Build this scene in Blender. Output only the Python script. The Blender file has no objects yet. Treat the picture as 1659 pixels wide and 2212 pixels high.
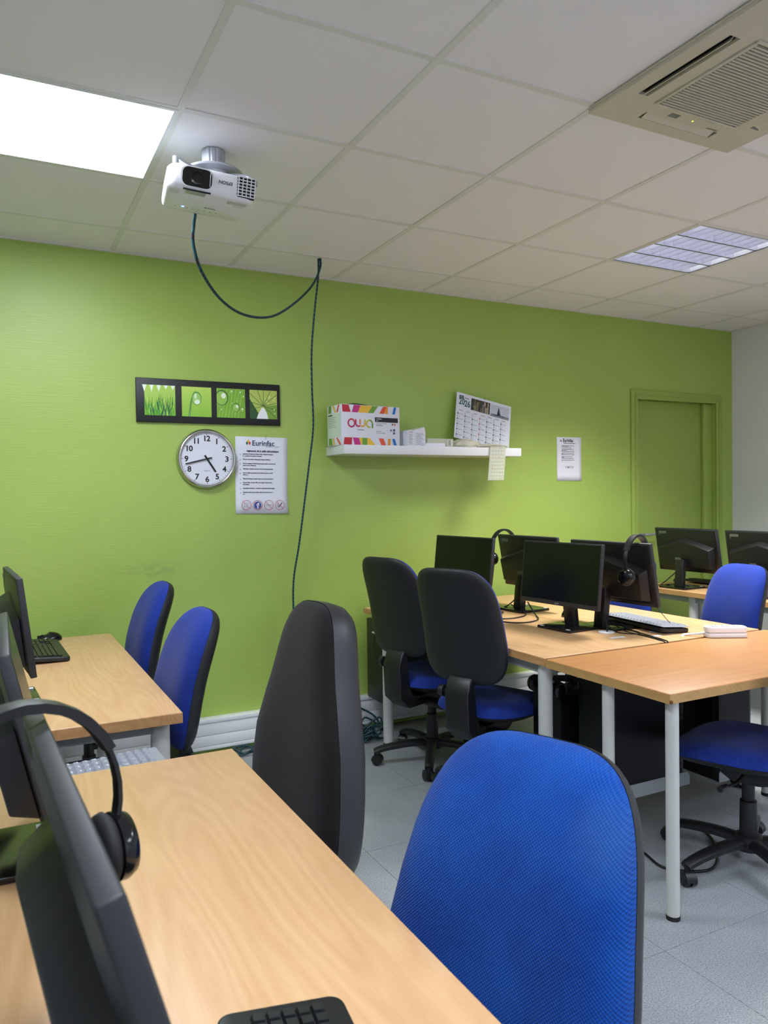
import bpy, bmesh, math, random
from mathutils import Vector, Matrix, Euler
rnd = random.Random(4)
PI = math.pi
SC = bpy.context.scene
COL = SC.collection

# ---------------------------------------------------------------- camera
CAM = Vector((-0.5653, -4.0523, 1.36))
yaw, pitch, roll = 0.475174, -0.019025, -0.012983
fw = Vector((math.sin(yaw)*math.cos(pitch), math.cos(yaw)*math.cos(pitch), math.sin(pitch)))
r0 = Vector((math.cos(yaw), -math.sin(yaw), 0)); u0 = r0.cross(fw)
rt = r0*math.cos(roll)+u0*math.sin(roll); up = -r0*math.sin(roll)+u0*math.cos(roll)
cd = bpy.data.cameras.new('camera'); cam = bpy.data.objects.new('camera', cd); COL.objects.link(cam)
cd.sensor_fit = 'HORIZONTAL'; cd.sensor_width = 36; cd.lens = 1648.8/1659*36
cd.clip_start = 0.02
cam.matrix_world = Matrix(((rt.x, up.x, -fw.x, CAM.x), (rt.y, up.y, -fw.y, CAM.y), (rt.z, up.z, -fw.z, CAM.z), (0, 0, 0, 1)))
cd.dof.use_dof = True; cd.dof.focus_distance = 3.0; cd.dof.aperture_fstop = 14
SC.camera = cam

# ---------------------------------------------------------------- world, exposure, ceiling lamps behind the camera
w = bpy.data.worlds.new('world'); SC.world = w; w.use_nodes = True
w.node_tree.nodes['Background'].inputs[0].default_value = (0.5, 0.55, 0.6, 1)
w.node_tree.nodes['Background'].inputs[1].default_value = 0.3
SC.view_settings.view_transform = 'Standard'
SC.view_settings.look = 'None'
SC.view_settings.gamma = 1
SC.view_settings.use_curve_mapping = False
SC.view_settings.exposure = 0.14
SC.cycles.max_bounces = 8; SC.cycles.diffuse_bounces = 5; SC.cycles.glossy_bounces = 4
SC.cycles.sample_clamp_indirect = 4.0
SC.cycles.use_denoising = True
H = 2.613                     # ceiling height
LED_E = 33.0                  # emission of the LED panels
TROF_W = 34.0                 # lamp power inside the louvred fitting
XR, XL, YB = 4.578, -3.0, -6.6  # room limits (green wall is y = 0)

def area_lamp(name, loc, sx, sy, power, color, spread):
    l = bpy.data.lights.new(name, 'AREA'); l.shape = 'RECTANGLE'; l.size = sx; l.size_y = sy
    l.energy = power; l.color = color; l.spread = spread
    o = bpy.data.objects.new(name, l); COL.objects.link(o); o.location = loc
    return o

# ---------------------------------------------------------------- helpers
def lin(c):
    c /= 255.0
    return c/12.92 if c <= 0.04045 else ((c+0.055)/1.055)**2.4
def S(r, g, b): return (lin(r), lin(g), lin(b), 1)
MATS = {}
def mat(name, rgb, rough=0.5, metal=0.0, spec=0.5, coat=0.0, trans=0.0, alpha=1.0, emit=None, est=0, sheen=0):
    if name in MATS: return MATS[name]
    m = bpy.data.materials.new(name); m.use_nodes = True
    b = m.node_tree.nodes['Principled BSDF']
    b.inputs['Base Color'].default_value = S(*rgb)
    b.inputs['Roughness'].default_value = rough
    b.inputs['Metallic'].default_value = metal
    b.inputs['Specular IOR Level'].default_value = spec
    b.inputs['Coat Weight'].default_value = coat
    b.inputs['Transmission Weight'].default_value = trans
    b.inputs['Alpha'].default_value = alpha
    b.inputs['Sheen Weight'].default_value = sheen
    if emit:
        b.inputs['Emission Color'].default_value = S(*emit); b.inputs['Emission Strength'].default_value = est
    MATS[name] = m
    return m
def nt(m): return m.node_tree.nodes, m.node_tree.links, m.node_tree.nodes['Principled BSDF']
def mapping(m, scale, rot=(0, 0, 0), coord='Object'):
    N, L, b = nt(m)
    tc = N.new('ShaderNodeTexCoord'); mp = N.new('ShaderNodeMapping')
    mp.inputs['Scale'].default_value = scale; mp.inputs['Rotation'].default_value = rot
    L.new(tc.outputs[coord], mp.inputs['Vector']); return mp
def noise(m, vec, scale, detail=3, rough=0.5, dist=0.0):
    N, L, b = nt(m); n = N.new('ShaderNodeTexNoise')
    n.inputs['Scale'].default_value = scale; n.inputs['Detail'].default_value = detail
    n.inputs['Roughness'].default_value = rough; n.inputs['Distortion'].default_value = dist
    L.new(vec.outputs[0], n.inputs['Vector']); return n
def ramp(m, fac, stops):
    N, L, b = nt(m); r = N.new('ShaderNodeValToRGB')
    el = r.color_ramp.elements
    el[0].position = stops[0][0]; el[0].color = stops[0][1]
    el[1].position = stops[1][0]; el[1].color = stops[1][1]
    for p, c in stops[2:]:
        e = el.new(p); e.color = c
    L.new(fac, r.inputs[0]); return r
def bump(m, h, strength, dist, normal=None):
    N, L, b = nt(m); bp = N.new('ShaderNodeBump')
    bp.inputs['Strength'].default_value = strength; bp.inputs['Distance'].default_value = dist
    L.new(h, bp.inputs['Height'])
    if normal: L.new(normal.outputs[0], bp.inputs['Normal'])
    L.new(bp.outputs[0], b.inputs['Normal']); return bp
def wood(name, light, dark, axis, rough=0.36, k=1.0):
    """beech laminate, grain running along the given axis with cathedral figure"""
    m = mat(name, light, rough)
    N, L, b = nt(m)
    def math_(op, a, v1=None, v2=None, c=None):
        n = N.new('ShaderNodeMath'); n.operation = op; L.new(a, n.inputs[0])
        if v1 is not None:
            if hasattr(v1, 'links'): L.new(v1, n.inputs[1])
            else: n.inputs[1].default_value = v1
        if v2 is not None:
            if hasattr(v2, 'links'): L.new(v2, n.inputs[2])
            else: n.inputs[2].default_value = v2
        return n.outputs[0]
    sc = [6.0]*3; sc['xyz'.index(axis)] = 1.1
    big = noise(m, mapping(m, sc), 1.0, 1, 0.4, 0.15)
    bands = math_('SINE', math_('MULTIPLY', big.outputs['Fac'], 105.0))
    sc2 = [34]*3; sc2['xyz'.index(axis)] = 2.2
    mid = noise(m, mapping(m, sc2), 1.0, 3, 0.6)
    sc3 = [420]*3; sc3['xyz'.index(axis)] = 26
    fine = noise(m, mapping(m, sc3), 1.0, 2, 0.6)
    f = math_('MULTIPLY_ADD', bands, 0.075*k, 0.16)
    f = math_('MULTIPLY_ADD', mid.outputs['Fac'], 0.55, f)
    f = math_('MULTIPLY_ADD', fine.outputs['Fac'], 0.28, f)
    r = ramp(m, f, [(0.30, S(*light)), (0.95, S(*dark))])
    L.new(r.outputs[0], b.inputs['Base Color'])
    bump(m, fine.outputs['Fac'], 0.04, 0.001)
    return m

def link(o, parent=None):
    COL.objects.link(o)
    if parent is not None: o.parent = parent
    return o
def tag(o, label=None, cat=None, group=None, kind=None):
    if label: o['label'] = label
    if cat: o['category'] = cat
    if group: o['group'] = group
    if kind: o['kind'] = kind
    return o
def thing(name, label, cat, loc=(0, 0, 0), rz=0, group=None, rot=None):
    o = bpy.data.objects.new(name, None); COL.objects.link(o)
    o.location = loc; o.rotation_euler = rot or (0, 0, rz)
    o.empty_display_size = 0.05
    return tag(o, label, cat, group)
def obj(name, bm, m, parent=None, loc=None, rot=None, smooth=False, bevel=0, seg=2, sub=0, angle=35):
    me = bpy.data.meshes.new(name)
    bmesh.ops.recalc_face_normals(bm, faces=bm.faces)
    bm.to_mesh(me); bm.free()
    if m is not None:
        for mm in (m if isinstance(m, (list, tuple)) else [m]): me.materials.append(mm)
    o = bpy.data.objects.new(name, me); link(o, parent)
    if loc is not None: o.location = loc
    if rot is not None: o.rotation_euler = rot
    if bevel:
        b = o.modifiers.new('bevel', 'BEVEL'); b.width = bevel; b.segments = seg; b.limit_method = 'ANGLE'; b.angle_limit = math.radians(40)
    if sub:
        s = o.modifiers.new('subdivision', 'SUBSURF'); s.levels = sub; s.render_levels = sub
    if smooth or bevel:
        for p in me.polygons: p.use_smooth = True
        if not sub:
            me.set_sharp_from_angle(angle=math.radians(angle)) if smooth and not bevel else None
    return o
def B(): return bmesh.new()
def box(bm, x0, x1, y0, y1, z0, z1, M=None):
    vs = [bm.verts.new(Vector(p)) for p in ((x0, y0, z0), (x1, y0, z0), (x1, y1, z0), (x0, y1, z0), (x0, y0, z1), (x1, y0, z1), (x1, y1, z1), (x0, y1, z1))]
    if M is not None:
        for v in vs: v.co = M @ v.co
    for f in ((0, 3, 2, 1), (4, 5, 6, 7), (0, 1, 5, 4), (1, 2, 6, 5), (2, 3, 7, 6), (3, 0, 4, 7)):
        bm.faces.new([vs[i] for i in f])
    return bm
def cbox(bm, c, s, M=None):
    return box(bm, c[0]-s[0]/2, c[0]+s[0]/2, c[1]-s[1]/2, c[1]+s[1]/2, c[2]-s[2]/2, c[2]+s[2]/2, M)
def basis(d):
    d = d.normalized(); a = Vector((0, 0, 1)) if abs(d.z) < 0.9 else Vector((1, 0, 0))
    s = d.cross(a).normalized(); t = s.cross(d).normalized(); return s, t
def cyl(bm, p0, p1, r0, r1=None, n=20, caps=True):
    p0, p1 = Vector(p0), Vector(p1); r1 = r0 if r1 is None else r1
    s, t = basis(p1-p0)
    A = [bm.verts.new(p0+(s*math.cos(2*PI*i/n)+t*math.sin(2*PI*i/n))*r0) for i in range(n)]
    C = [bm.verts.new(p1+(s*math.cos(2*PI*i/n)+t*math.sin(2*PI*i/n))*r1) for i in range(n)]
    for i in range(n): bm.faces.new((A[i], A[(i+1) % n], C[(i+1) % n], C[i]))
    if caps: bm.faces.new(A[::-1]); bm.faces.new(C)
    return bm
def lathe(bm, prof, n=32, M=None):
    """prof: list of (radius, height) around local z"""
    rings = []
    for r, z in prof:
        if r < 1e-6: rings.append([bm.verts.new((0, 0, z))])
        else: rings.append([bm.verts.new((r*math.cos(2*PI*i/n), r*math.sin(2*PI*i/n), z)) for i in range(n)])
    for a, b in zip(rings, rings[1:]):
        for i in range(n):
            j = (i+1) % n
            if len(a) == 1: bm.faces.new((a[0], b[i], b[j]))
            elif len(b) == 1: bm.faces.new((a[i], a[j], b[0]))
            else: bm.faces.new((a[i], a[j], b[j], b[i]))
    if M is not None: bmesh.ops.transform(bm, matrix=M, verts=[v for r in rings for v in r])
    return bm
def prism(bm, pts, d0, d1, axis='y', M=None):
    def P(a, b, d):
        return {'y': Vector((a, d, b)), 'x': Vector((d, a, b)), 'z': Vector((a, b, d))}[axis]
    A = [bm.verts.new(P(a, b, d0)) for a, b in pts]; C = [bm.verts.new(P(a, b, d1)) for a, b in pts]
    if M is not None:
        for v in A+C: v.co = M @ v.co
    n = len(pts)
    bm.faces.new(A); bm.faces.new(C[::-1])
    for i in range(n): bm.faces.new((A[i], C[i], C[(i+1) % n], A[(i+1) % n]))
    return bm
def rrect(w_, h_, r, k=5, cx=0, cy=0):
    pts = []
    for qx, qy, a0 in ((1, 1, 0), (-1, 1, 90), (-1, -1, 180), (1, -1, 270)):
        for i in range(k+1):
            a = math.radians(a0+90*i/k)
            pts.append((cx+qx*(w_/2-r)+r*math.cos(a), cy+qy*(h_/2-r)+r*math.sin(a)))
    return pts
def catmull(pts, k=8):
    P = [Vector(p) for p in pts]; P = [P[0]*2-P[1]]+P+[P[-1]*2-P[-2]]
    out = []
    for i in range(1, len(P)-2):
        a, b, c, d = P[i-1:i+3]
        for j in range(k):
            t = j/k
            out.append(0.5*((2*b)+(c-a)*t+(2*a-5*b+4*c-d)*t*t+(3*b-3*c+d-a)*t*t*t))
    out.append(P[-2]); return out
def sweep(bm, pts, prof_fn, n, closed_caps=True):
    """sweep rings; prof_fn(i, frac) -> list of n (a,b) offsets"""
    rings = []; s = None
    for i, p in enumerate(pts):
        d = (pts[min(i+1, len(pts)-1)]-pts[max(i-1, 0)]).normalized()
        if s is None: s, t = basis(d)
        else:
            s = (s-d*s.dot(d)).normalized(); t = d.cross(s)*-1
            t = s.cross(d)
        ring = [bm.verts.new(p+s*a+t*b) for a, b in prof_fn(i, i/(len(pts)-1))]
        rings.append(ring)
    for a, b in zip(rings, rings[1:]):
        for i in range(n): bm.faces.new((a[i], a[(i+1) % n], b[(i+1) % n], b[i]))
    if closed_caps: bm.faces.new(rings[0][::-1]); bm.faces.new(rings[-1])
    return bm
def tube(bm, pts, r, n=8, k=8, smooth=True):
    P = catmull(pts, k) if smooth else [Vector(p) for p in pts]
    rf = r if callable(r) else (lambda f: r)
    return sweep(bm, P, lambda i, f: [(rf(f)*math.cos(2*PI*j/n), rf(f)*math.sin(2*PI*j/n)) for j in range(n)], n)
def cable(name, pts, r, m, label, cat='cable', k=8, n=8, parent=None, group=None):
    bm = B(); tube(bm, pts, r, n, k); o = obj(name, bm, m, parent, smooth=True, angle=60)
    if parent is None: tag(o, label, cat, group)
    return o

# flat print: coloured polygons in the local XZ plane facing -Y
def print_mat():
    if 'print' in MATS: return MATS['print']
    m = mat('print', (255, 255, 255), 0.6)
    N, L, b = nt(m); a = N.new('ShaderNodeAttribute'); a.attribute_name = 'Col'
    L.new(a.outputs['Color'], b.inputs['Base Color']); return m
def artwork(name, shapes, parent, loc=(0, 0, 0), rot=None, lay=0.00012, m=None):
    me = bpy.data.meshes.new(name); V = []; F = []; C = []
    for i, (pts, c) in enumerate(shapes):
        b0 = len(V)
        for a, b in pts: V.append((a, -i*lay, b))
        ar = sum(pts[j][0]*pts[(j+1) % len(pts)][1]-pts[(j+1) % len(pts)][0]*pts[j][1] for j in range(len(pts)))
        idx = list(range(b0, b0+len(pts)))
        F.append(idx if ar > 0 else idx[::-1]); C.append(S(*c))
    me.from_pydata(V, [], F)
    ca = me.color_attributes.new('Col', 'FLOAT_COLOR', 'CORNER'); k = 0
    for f, c in zip(F, C):
        for _ in f: ca.data[k].color = c; k += 1
    me.materials.append(m or print_mat())
    o = bpy.data.objects.new(name, me); link(o, parent); o.location = loc
    if rot: o.rotation_euler = rot
    return o
def rect(x0, z0, x1, z1): return [(x0, z0), (x1, z0), (x1, z1), (x0, z1)]
def disc(x, z, r, r2=None, n=24, a0=0):
    r2 = r2 or r
    return [(x+r*math.cos(a0+2*PI*i/n), z+r2*math.sin(a0+2*PI*i/n)) for i in range(n)]
def line(x0, z0, x1, z1, w_):
    d = Vector((x1-x0, z1-z0)).normalized()*w_/2
    return [(x0+d.y, z0-d.x), (x1+d.y, z1-d.x), (x1-d.y, z1+d.x), (x0-d.y, z0+d.x)]
def ringp(x, z, r, w_, c, n=28, a0=0.0, a1=2*PI):
    out = []
    for i in range(n):
        a, b = a0+(a1-a0)*i/n, a0+(a1-a0)*(i+1)/n
        out.append(([(x+(r-w_/2)*math.cos(a), z+(r-w_/2)*math.sin(a)), (x+(r+w_/2)*math.cos(a), z+(r+w_/2)*math.sin(a)),
                     (x+(r+w_/2)*math.cos(b), z+(r+w_/2)*math.sin(b)), (x+(r-w_/2)*math.cos(b), z+(r-w_/2)*math.sin(b))], c))
    return out
def text(name, body, size, loc, m, parent, align='LEFT', rot=(PI/2, 0, 0), sx=1.0, bold=0.0, spacing=1.0, ext=0.0001):
    c = bpy.data.curves.new(name, 'FONT'); c.body = body; c.size = size; c.align_x = align
    c.extrude = ext; c.offset = bold; c.space_character = spacing; c.space_line = spacing if False else 1.0
    c.resolution_u = 3
    c.materials.append(m)
    tmp = bpy.data.objects.new(name, c); COL.objects.link(tmp)
    me = bpy.data.meshes.new_from_object(tmp); COL.objects.unlink(tmp); bpy.data.objects.remove(tmp); bpy.data.curves.remove(c)
    me.name = name
    o = bpy.data.objects.new(name, me); link(o, parent); o.location = loc; o.rotation_euler = rot
    o.scale = (sx, 1, 1); return o

# ---------------------------------------------------------------- materials
def green_wall():
    m = mat('green wall paint', (158, 184, 84), 0.42)
    N, L, b = nt(m)
    mp = mapping(m, (6, 6, 150)); n1 = noise(m, mp, 1.0, 4, 0.6, 0.3)
    mp2 = mapping(m, (1, 1, 1)); n2 = noise(m, mp2, 1.6, 3)
    r = ramp(m, n2.outputs['Fac'], [(0.3, S(154, 180, 80)), (0.7, S(163, 189, 90))])
    # rubbed grey scuffs at chair height
    mp3 = mapping(m, (1, 1, 1)); sp = N.new('ShaderNodeSeparateXYZ'); L.new(mp3.outputs[0], sp.inputs[0])
    def gauss(out, c, s):
        a = N.new('ShaderNodeMath'); a.operation = 'SUBTRACT'; a.inputs[1].default_value = c; L.new(out, a.inputs[0])
        d = N.new('ShaderNodeMath'); d.operation = 'DIVIDE'; d.inputs[1].default_value = s; L.new(a.outputs[0], d.inputs[0])
        p = N.new('ShaderNodeMath'); p.operation = 'POWER'; p.inputs[1].default_value = 2; L.new(d.outputs[0], p.inputs[0]); return p
    gx = gauss(sp.outputs['X'], 0.17, 0.13); gz = gauss(sp.outputs['Z'], 1.0, 0.035)
    ad = N.new('ShaderNodeMath'); ad.operation = 'ADD'; L.new(gx.outputs[0], ad.inputs[0]); L.new(gz.outputs[0], ad.inputs[1])
    ng = N.new('ShaderNodeMath'); ng.operation = 'MULTIPLY'; ng.inputs[1].default_value = -1; L.new(ad.outputs[0], ng.inputs[0])
    ex = N.new('ShaderNodeMath'); ex.operation = 'EXPONENT'; L.new(ng.outputs[0], ex.inputs[0])
    n3 = noise(m, mapping(m, (14, 14, 40)), 1.0, 5, 0.7)
    r3 = ramp(m, n3.outputs['Fac'], [(0.42, (0, 0, 0, 1)), (0.62, (1, 1, 1, 1))])
    mu = N.new('ShaderNodeMath'); mu.operation = 'MULTIPLY'; L.new(ex.outputs[0], mu.inputs[0]); L.new(r3.outputs[0], mu.inputs[1])
    mk = N.new('ShaderNodeMath'); mk.operation = 'MULTIPLY'; mk.inputs[1].default_value = 0.5; L.new(mu.outputs[0], mk.inputs[0])
    mix = N.new('ShaderNodeMix'); mix.data_type = 'RGBA'
    L.new(mk.outputs[0], mix.inputs['Factor']); L.new(r.outputs[0], mix.inputs['A']); mix.inputs['B'].default_value = S(95, 105, 70)
    L.new(mix.outputs['Result'], b.inputs['Base Color'])
    bump(m, n1.outputs['Fac'], 0.35, 0.0022)
    return m
M_GREEN = green_wall()
M_GREEN_D = mat('green door paint', (150, 174, 78), 0.45)
M_WHITE_WALL = mat('off-white wall', (228, 229, 232), 0.7)
_n = noise(M_WHITE_WALL, mapping(M_WHITE_WALL, (1, 1, 1)), 350, 2); bump(M_WHITE_WALL, _n.outputs['Fac'], 0.15, 0.001)
M_TILE_C = mat('ceiling tile', (240, 237, 238), 0.75)
_n = noise(M_TILE_C, mapping(M_TILE_C, (1, 1, 1)), 600, 2); bump(M_TILE_C, _n.outputs['Fac'], 0.12, 0.0006)
M_GRID = mat('ceiling rail', (224, 223, 218), 0.5)
def lino():
    m = mat('grey vinyl tile', (150, 153, 156), 0.42)
    N, L, b = nt(m)
    n = noise(m, mapping(m, (1, 1, 1), coord='Object'), 210, 3, 0.8)
    n2 = noise(m, mapping(m, (1, 1, 1)), 5, 3)
    r = ramp(m, n.outputs['Fac'], [(0.36, S(122, 127, 131)), (0.5, S(160, 165, 168)), (0.66, S(190, 193, 195))])
    mx = N.new('ShaderNodeMix'); mx.data_type = 'RGBA'; mx.blend_type = 'MULTIPLY'; mx.inputs['Factor'].default_value = 1
    r2 = ramp(m, n2.outputs['Fac'], [(0.3, (0.86, 0.86, 0.86, 1)), (0.7, (1, 1, 1, 1))])
    L.new(r.outputs[0], mx.inputs['A']); L.new(r2.outputs[0], mx.inputs['B'])
    L.new(mx.outputs['Result'], b.inputs['Base Color'])
    bump(m, n.outputs['Fac'], 0.08, 0.001)
    return m
M_LINO = lino()
M_JOINT = mat('dark joint', (80, 82, 84), 0.8)
M_PVC = mat('white pvc', (225, 227, 228), 0.35)
M_WOODY = wood('beech laminate', (222, 182, 134), (192, 144, 96), 'y')
M_WOODX = wood('warm beech laminate', (214, 158, 102), (182, 120, 68), 'x', 0.38, 0.5)
M_EDGE = wood('beech edge band', (205, 160, 108), (170, 118, 70), 'y', 0.4)
M_EDGEX = wood('beech end edge band', (198, 158, 100), (168, 124, 72), 'y', 0.4)
M_LEG = mat('light grey painted steel', (196, 197, 192), 0.4)
def _legwear(m):
    N, L, b = nt(m); n = noise(m, mapping(m, (60, 60, 14)), 1, 3, 0.7)
    r = ramp(m, n.outputs['Fac'], [(0.72, S(196, 197, 192)), (0.76, S(90, 84, 78))]); L.new(r.outputs[0], b.inputs['Base Color'])
_legwear(M_LEG)
M_LEGG = mat('grey painted steel', (150, 155, 158), 0.42)
M_BLK = mat('black plastic', (24, 24, 26), 0.42)
_n = noise(M_BLK, mapping(M_BLK, (1, 1, 1)), 900, 2); bump(M_BLK, _n.outputs['Fac'], 0.15, 0.0004)
M_BLKG = mat('glossy black plastic', (14, 14, 16), 0.16)
M_SHELL = mat('black chair shell', (27, 28, 30), 0.5)
_n = noise(M_SHELL, mapping(M_SHELL, (1, 1, 1)), 500, 2); bump(M_SHELL, _n.outputs['Fac'], 0.25, 0.0006)
M_BEZ = mat('charcoal plastic bezel', (40, 41, 44), 0.5)
M_SHELL2 = mat('charcoal chair shell', (44, 45, 48), 0.4)
M_SCREEN = mat('dark screen', (8, 9, 11), 0.25, spec=0.35)
M_FOOT = mat('black rubber', (18, 18, 18), 0.7)
M_CHROME = mat('brushed steel', (196, 194, 188), 0.22, metal=1)
M_WPLAS = mat('white plastic', (232, 233, 236), 0.35)
M_ALU = mat('silver painted metal', (176, 178, 184), 0.35, metal=0.6)
M_PAPER = mat('white paper', (226, 228, 236), 0.7)
M_INK = mat('dark ink', (32, 34, 46), 0.7)
M_NAVY = mat('navy ink', (34, 42, 78), 0.7)
M_GREY = mat('grey ink', (110, 112, 118), 0.7)
M_BLKINK = mat('black ink', (12, 12, 13), 0.5)
M_TOWER = mat('black pc steel', (9, 10, 14), 0.45, spec=0.3)
def fabric(name, c1, c2, pitch, h):
    m = mat(name, c1, 0.9, spec=0.2, sheen=0.1)
    N, L, b = nt(m)
    mp = mapping(m, (1, 1, 1)); sp = N.new('ShaderNodeSeparateXYZ'); L.new(mp.outputs[0], sp.inputs[0])
    def sn(out, f, ph=0):
        a = N.new('ShaderNodeMath'); a.operation = 'MULTIPLY_ADD'; a.inputs[1].default_value = f; a.inputs[2].default_value = ph; L.new(out, a.inputs[0])
        s = N.new('ShaderNodeMath'); s.operation = 'SINE'; L.new(a.outputs[0], s.inputs[0]); return s
    f = 2*PI/pitch
    sy = sn(sp.outputs['Y'], f); sz = sn(sp.outputs['Z'], f)
    mu = N.new('ShaderNodeMath'); mu.operation = 'MULTIPLY'; L.new(sy.outputs[0], mu.inputs[0]); L.new(sz.outputs[0], mu.inputs[1])
    n = noise(m, mapping(m, (1, 1, 1)), 7, 4)
    a = N.new('ShaderNodeMath'); a.operation = 'MULTIPLY_ADD'; a.inputs[1].default_value = 0.22; L.new(mu.outputs[0], a.inputs[0]); L.new(n.outputs['Fac'], a.inputs[2])
    r = ramp(m, a.outputs[0], [(0.25, S(*c2)), (0.8, S(*c1))])
    L.new(r.outputs[0], b.inputs['Base Color'])
    bump(m, mu.outputs[0], h, pitch*0.3)
    return m
M_BLUE = fabric('blue chair fabric', (32, 58, 152), (20, 42, 118), 0.0028, 0.3)
M_BLUE2 = fabric('bright blue woven fabric', (10, 82, 170), (3, 54, 134), 0.0056, 0.6)
def _wear(m):
    N, L, b = nt(m); src = b.inputs['Base Color'].links[0].from_socket
    v = N.new('ShaderNodeVectorMath'); v.operation = 'DISTANCE'; v.inputs[1].default_value = (-0.22, 0.185, 0.90)
    L.new(mapping(m, (1, 1, 1)).outputs[0], v.inputs[0])
    r = ramp(m, v.outputs['Value'], [(0.0, (0.34, 0.34, 0.34, 1)), (0.11, (0, 0, 0, 1))])
    mx = N.new('ShaderNodeMix'); mx.data_type = 'RGBA'; L.new(r.outputs[0], mx.inputs['Factor']); L.new(src, mx.inputs['A']); mx.inputs['B'].default_value = S(96, 128, 130)
    L.new(mx.outputs['Result'], b.inputs['Base Color'])
_wear(M_BLUE2)
M_BFAB = fabric('black chair fabric', (34, 32, 31), (22, 21, 21), 0.0030, 0.3)
M_CABLE = mat('black cable', (14, 14, 15), 0.45)
def braid():
    m = mat('teal and black braided cable', (20, 70, 80), 0.6)
    N, L, b = nt(m); wv = N.new('ShaderNodeTexWave'); wv.bands_direction = 'DIAGONAL'
    wv.inputs['Scale'].default_value = 34; L.new(mapping(m, (1, 1, 1)).outputs[0], wv.inputs['Vector'])
    r = ramp(m, wv.outputs['Fac'], [(0.45, S(8, 20, 26)), (0.6, S(22, 84, 92))]); L.new(r.outputs[0], b.inputs['Base Color'])
    return m
M_BRAID = braid()
M_COVER = mat('grey silicone', (150, 154, 162), 0.3, alpha=1.0)
M_CLEAR = mat('milky clear film', (222, 224, 205), 0.3, alpha=0.55)
M_CREAM = mat('milky cream film', (216, 212, 190), 0.35, alpha=0.85)
M_AC = mat('aged cream plastic', (202, 196, 176), 0.4)
M_DARK = mat('dark recess', (14, 15, 18), 0.7)
M_LED = mat('lit diffuser', (255, 255, 255), 0.5, emit=(232, 240, 255), est=LED_E)
M_TUBE = mat('lit tube', (255, 255, 255), 0.5, emit=(242, 240, 252), est=9.0)
M_LOUV = mat('polished louvre aluminium', (226, 226, 238), 0.3, metal=0.6)
M_LOUVD = mat('dark edged louvre aluminium', (120, 124, 122), 0.2, metal=1.0)

# ---------------------------------------------------------------- room shell
bm = B(); box(bm, XL, XR, YB, 0, -0.10, -0.004); floor = obj('floor', bm, M_JOINT); tag(floor, kind='structure')
TILE = 0.5
bmt = B(); g = 0.0009; box(bmt, g, TILE-g, g, TILE-g, -0.004, 0.0); me_tile = None
t0 = obj('tile', bmt, M_LINO, floor); me_tile = t0.data
first = True
ix0 = int(math.floor((XL-0.19)/TILE)); iy0 = int(math.floor((YB+0.43)/TILE))
for i in range(ix0, 10):
    for j in range(iy0, 1):
        x = 0.19+TILE*i; y = -0.43+TILE*j
        if x > XR or y > -0.01 or x+TILE < XL or y+TILE < YB: continue
        if x < XL or x+TILE > XR or y+TILE > 0 or y < YB:
            bb = B(); box(bb, max(x, XL)+g-x, min(x+TILE, XR)-g-x, max(y, YB)+g-y, min(y+TILE, 0)-g-y, -0.004, 0)
            o = obj('tile', bb, M_LINO, floor)
        elif first: o = t0; first = False
        else: o = t0.copy(); COL.objects.link(o)
        o.location = (x, y, 0)

# walls
def wall(name, x0, x1, y0, y1, m, z1=2.9):
    bm = B(); box(bm, x0, x1, y0, y1, -0.1, z1); return tag(obj(name, bm, m), kind='structure')
DX0, DX1, DZ = 3.571, 4.392, 2.048    # door opening
bm = B()
box(bm, XL-0.1, DX0, 0, 0.12, -0.1, 2.9); box(bm, DX1, XR+0.1, 0, 0.12, -0.1, 2.9); box(bm, DX0, DX1, 0, 0.12, DZ, 2.9)
tag(obj('wall_back', bm, M_GREEN), kind='structure')
wall('wall_right', XR, XR+0.1, YB, 0, M_WHITE_WALL)
wall('wall_left', XL-0.1, XL, YB, 0, M_WHITE_WALL)
wall('wall_front', XL-0.1, XR+0.1, YB-0.1, YB, M_WHITE_WALL)
# door
dr = bpy.data.objects.new('door_1', None); COL.objects.link(dr); tag(dr, kind='structure')
bm = B(); box(bm, DX0+0.001, DX1-0.10, 0.055, 0.095, 0.006, DZ-0.002); obj('door_leaf', bm, M_GREEN_D, dr, bevel=0.002)
bm = B(); box(bm, DX1-0.096, DX1-0.001, 0.03, 0.095, 0.0, DZ-0.002); obj('door_jamb', bm, M_GREEN_D, dr, bevel=0.002)
bm = B()
for a, b, c, d in ((DX0-0.062, DX0+0.004, 0, DZ+0.062), (DX1-0.004, DX1+0.062, 0, DZ+0.062), (DX0, DX1, DZ-0.004, DZ+0.062)):
    box(bm, a, b, -0.014, 0.0, c, d)
obj('door_architrave', bm, M_GREEN_D, dr, bevel=0.003)
bm = B()
for a, b, c, d in ((DX0-0.030, DX0-0.022, 0, DZ+0.026), (DX1+0.022, DX1+0.030, 0, DZ+0.026), (DX0-0.03, DX1+0.03, DZ+0.022, DZ+0.030)):
    box(bm, a, b, -0.020, -0.014, c, d)
obj('architrave_bead', bm, M_GREEN_D, dr, bevel=0.002)
bm = B(); cyl(bm, (DX0+0.075, 0.055, 1.065), (DX0+0.075, -0.005, 1.065), 0.010)
cyl(bm, (DX0+0.070, 0.0, 1.065), (DX0+0.19, -0.002, 1.068), 0.011, 0.008); hd = obj('door_handle', bm, M_ALU, dr, smooth=True)
bm = B(); prism(bm, rrect(0.045, 0.24, 0.01, cx=DX0+0.075, cy=1.02), 0.049, 0.055); obj('handle_plate', bm, M_GREEN_D, dr)

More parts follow.
